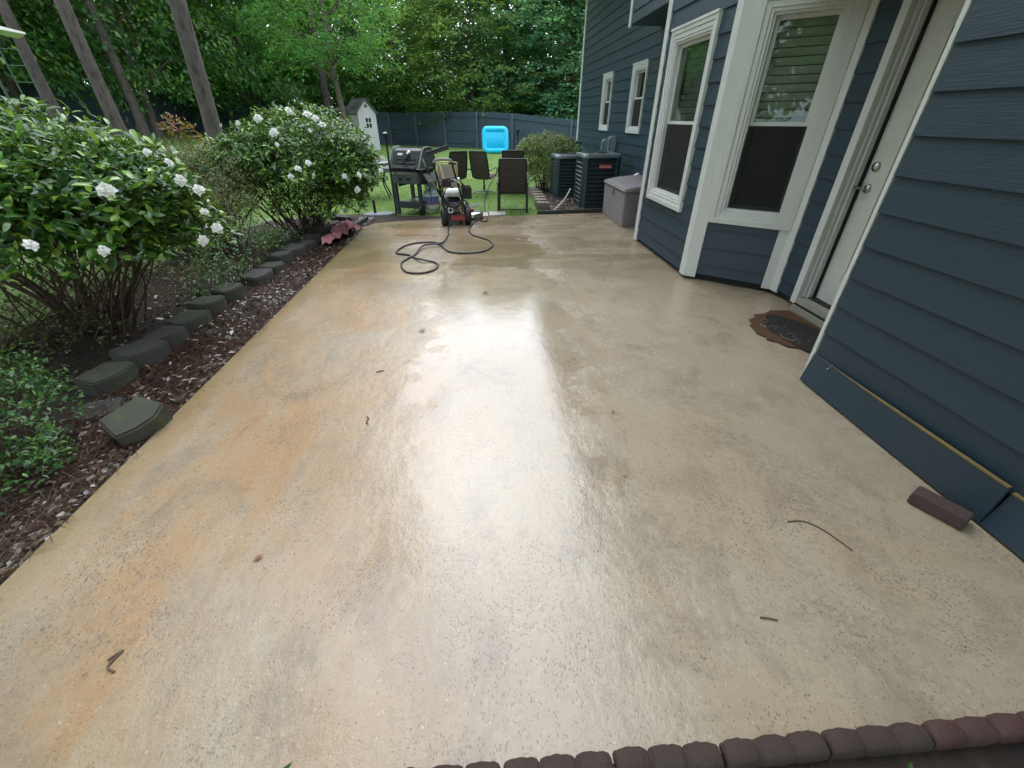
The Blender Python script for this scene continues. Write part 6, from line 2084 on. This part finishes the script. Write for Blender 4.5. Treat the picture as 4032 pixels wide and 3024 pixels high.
PA = tree_meshes(1, 13.5, 4.2, 1.9, 430, 52, 0.19, mt['leaf_tree'], mt['bark'], 0.20)
PB = tree_meshes(2, 15.0, 3.6, 2.2, 400, 52, 0.18, mt['leaf_tree'], mt['bark'], 0.18)
PC = tree_meshes(3, 12.0, 3.8, 1.4, 420, 50, 0.17, mt['leaf_tree'], mt['bark'], 0.15, 1.1)
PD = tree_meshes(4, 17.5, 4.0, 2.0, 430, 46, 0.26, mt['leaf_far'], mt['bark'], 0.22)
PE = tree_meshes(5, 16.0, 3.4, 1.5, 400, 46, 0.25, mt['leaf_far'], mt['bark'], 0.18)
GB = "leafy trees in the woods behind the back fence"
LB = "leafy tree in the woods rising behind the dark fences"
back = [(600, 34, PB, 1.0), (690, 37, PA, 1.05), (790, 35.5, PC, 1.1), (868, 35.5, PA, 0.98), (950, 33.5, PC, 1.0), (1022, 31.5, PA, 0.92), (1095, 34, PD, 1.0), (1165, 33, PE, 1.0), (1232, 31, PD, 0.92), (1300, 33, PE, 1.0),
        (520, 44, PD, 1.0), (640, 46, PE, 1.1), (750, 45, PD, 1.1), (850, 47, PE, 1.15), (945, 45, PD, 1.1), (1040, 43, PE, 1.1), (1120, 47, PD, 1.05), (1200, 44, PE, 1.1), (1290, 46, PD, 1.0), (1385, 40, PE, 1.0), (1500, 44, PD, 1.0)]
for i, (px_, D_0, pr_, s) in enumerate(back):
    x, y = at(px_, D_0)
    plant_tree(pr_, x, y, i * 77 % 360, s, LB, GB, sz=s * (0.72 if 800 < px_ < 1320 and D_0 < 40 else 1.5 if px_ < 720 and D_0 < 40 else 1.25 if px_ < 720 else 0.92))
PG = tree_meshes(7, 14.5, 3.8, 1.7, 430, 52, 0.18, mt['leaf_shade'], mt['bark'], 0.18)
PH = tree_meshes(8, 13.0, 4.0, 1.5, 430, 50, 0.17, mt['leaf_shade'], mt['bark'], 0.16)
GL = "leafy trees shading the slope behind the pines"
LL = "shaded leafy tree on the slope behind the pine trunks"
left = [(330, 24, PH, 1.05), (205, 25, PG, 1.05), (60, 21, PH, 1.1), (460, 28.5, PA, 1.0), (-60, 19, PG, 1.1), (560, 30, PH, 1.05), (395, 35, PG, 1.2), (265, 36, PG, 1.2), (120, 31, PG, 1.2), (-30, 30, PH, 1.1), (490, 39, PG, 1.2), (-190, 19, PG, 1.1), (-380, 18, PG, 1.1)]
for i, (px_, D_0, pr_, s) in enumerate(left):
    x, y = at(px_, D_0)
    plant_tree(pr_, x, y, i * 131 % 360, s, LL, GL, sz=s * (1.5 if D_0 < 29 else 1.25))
PF = tree_meshes(6, 13.5, 3.4, 4.4, 330, 52, 0.17, mt['leaf_tree'], mt['bark'], 0.19)
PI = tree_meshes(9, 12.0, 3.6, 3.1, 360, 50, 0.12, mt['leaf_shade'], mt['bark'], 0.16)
x, y = at(-95, 18.0)
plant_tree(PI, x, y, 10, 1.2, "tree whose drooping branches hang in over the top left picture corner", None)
x, y = at(742, 24.3)
plant_tree(PF, x, y, 40, 0.84, "slim trunked tree standing right in front of the white playhouse", None)

for i, (x, y, s) in enumerate(((-7.2, -2.2, 1.3), (-2.5, -6.5, 1.35), (-10.5, 3.5, 1.25))):  # unseen trees added to darken the near wall and slab
    plant_tree((PA, PB, PC)[i], x, y, i * 100, s, "unseen leafy tree added to shade the near end of the garden", "unseen trees added to shade the near end")

# pines with long bare trunks
def pine(x, y, lean, r_, H, seed, label, zc=8.0, crown=True):
    t = empty("pine_tree", (x, y, ground_z(x, y) - 0.05), 0, label, "tree")
    rs_ = np.random.RandomState(seed)
    pts_ = [Vector((lean[0] * z + 0.03 * math.sin(z * 0.8 + seed), lean[1] * z + 0.03 * math.cos(z * 0.7), z)) for z in np.linspace(0, H, 22)]
    MB().tube(pts_, [r_ * (1.22 - 0.22 * min(1, i_ / 2)) * (1 - 0.6 * i_ / 21) for i_ in range(22)], 16).build("trunk", mt['pine'], t)
    lb = MB()
    P, D, L = [], [], []
    for k_ in range(70):
        z = rs_.uniform(zc, H)
        a = rs_.uniform(0, 2 * math.pi)
        ln = (1 - 0.65 * (z - zc) / (H - zc)) * rs_.uniform(1.6, 3.6)
        o0 = Vector((lean[0] * z, lean[1] * z, z))
        e0 = o0 + Vector((math.cos(a) * ln, math.sin(a) * ln, ln * rs_.uniform(-0.05, 0.35)))
        lb.tube([o0, o0.lerp(e0, 0.5) + Vector((0, 0, 0.1)), e0], [0.05, 0.03, 0.012], 5)
        for q in np.linspace(0.35, 1.0, 5):
            c = np.array(o0.lerp(e0, q))
            n_ = 34
            d = unit(rs_.normal(size=(n_, 3)) + np.array([[0, 0, 0.3]]))
            P.append(c + rs_.normal(size=(n_, 3)) * 0.16)
            D.append(d)
            L.append(rs_.uniform(0.22, 0.40, n_))
    lb.build("limbs", mt['pine'], t)
    P, D, L = np.concatenate(P), np.concatenate(D), np.concatenate(L)
    V, F = flatleafgeo(P, D, rs_.normal(size=P.shape), L, L * 0.16)
    npmesh("crown", V, F, mt['needles'], t)
    return t
pine(-7.18, 13.55, (0.125 * 0.75, -0.02), 0.20, 19, 1, "tall bare pine trunk behind the red leaved plant")
pine(-11.05, 15.83, (0.01, 0.0), 0.19, 20, 2, "tall bare pine trunk seen over the near gardenia")
pine(-14.36, 18.07, (0.0, 0.0), 0.17, 18, 3, "thinner pine trunk next to the play set ladder")
x, y = at(713, 31.0)
pine(x, y, (0.0, 0.0), 0.26, 22, 4, "thick pine rising through the crown above the playhouse", 9.5)
x, y = at(1262, 29.5)
pine(x, y, (0.0, 0.0), 0.2, 13, 5, "slender pine trunk close to the far house corner", 7.5)
x, y = at(300, 21)
pine(x, y, (-0.02, 0.0), 0.17, 18, 6, "dark pine trunk deep in shade between two tall bare trunks", 7.5)

# the rest of the woods, too dense to tell apart
P, D, N, L = [], [], [], []
rs_ = np.random.RandomState(99)
for k_ in range(1500):
    px_ = rs_.uniform(-700, 1700)
    D_0 = rs_.uniform(50, 62)
    x, y = at(px_, D_0 if px_ > 300 else D_0 - (300 - px_) * 0.02)
    z = rs_.uniform(0, 1) ** 0.9 * (15 + 3 * noise.noise(Vector((px_ * 0.012, 0, 0))) )
    n_ = 34
    c = np.array([x, y, z])
    P.append(c + rs_.normal(size=(n_, 3)) * np.array([1.2, 0.9, 0.55]))
    D.append(unit(rs_.normal(size=(n_, 3)) + np.array([[0, -0.4, -0.3]])))
    N.append(unit(rs_.normal(size=(n_, 3)) * 0.4 + np.array([[0, -0.3, 1.0]])))
    L.append(rs_.uniform(0.35, 0.65, n_))
P, D, N, L = map(np.concatenate, (P, D, N, L))
V, F = flatleafgeo(P, D, N, L, L * 0.65)
tag(npmesh("woods", V, F, mt['leaf_far']), kind='stuff')

# undergrowth at the foot of the woods
P, D, N, L = [], [], [], []
for k_ in range(900):
    px_ = rs_.uniform(-250, 1350)
    D_0 = rs_.uniform(34.5, 46) if px_ > 560 else rs_.uniform(29, 44)
    x, y = at(px_, D_0)
    n_ = 30
    c = np.array([x, y, ground_z(x, y) + rs_.uniform(0.2, 2.4)])
    P.append(c + rs_.normal(size=(n_, 3)) * np.array([0.8, 0.6, 0.4]))
    D.append(unit(rs_.normal(size=(n_, 3)) + np.array([[0, -0.4, -0.2]])))
    N.append(unit(rs_.normal(size=(n_, 3)) * 0.4 + np.array([[0, -0.3, 1.0]])))
    L.append(rs_.uniform(0.2, 0.36, n_))
P, D, N, L = map(np.concatenate, (P, D, N, L))
V, F = flatleafgeo(P, D, N, L, L * 0.6)
tag(npmesh("undergrowth", V, F, mt['leaf_tree']), kind='stuff')
for pr_ in (PA, PB, PC, PD, PE, PF, PG, PH, PI):
    for o_ in pr_:
        bpy.data.objects.remove(o_)
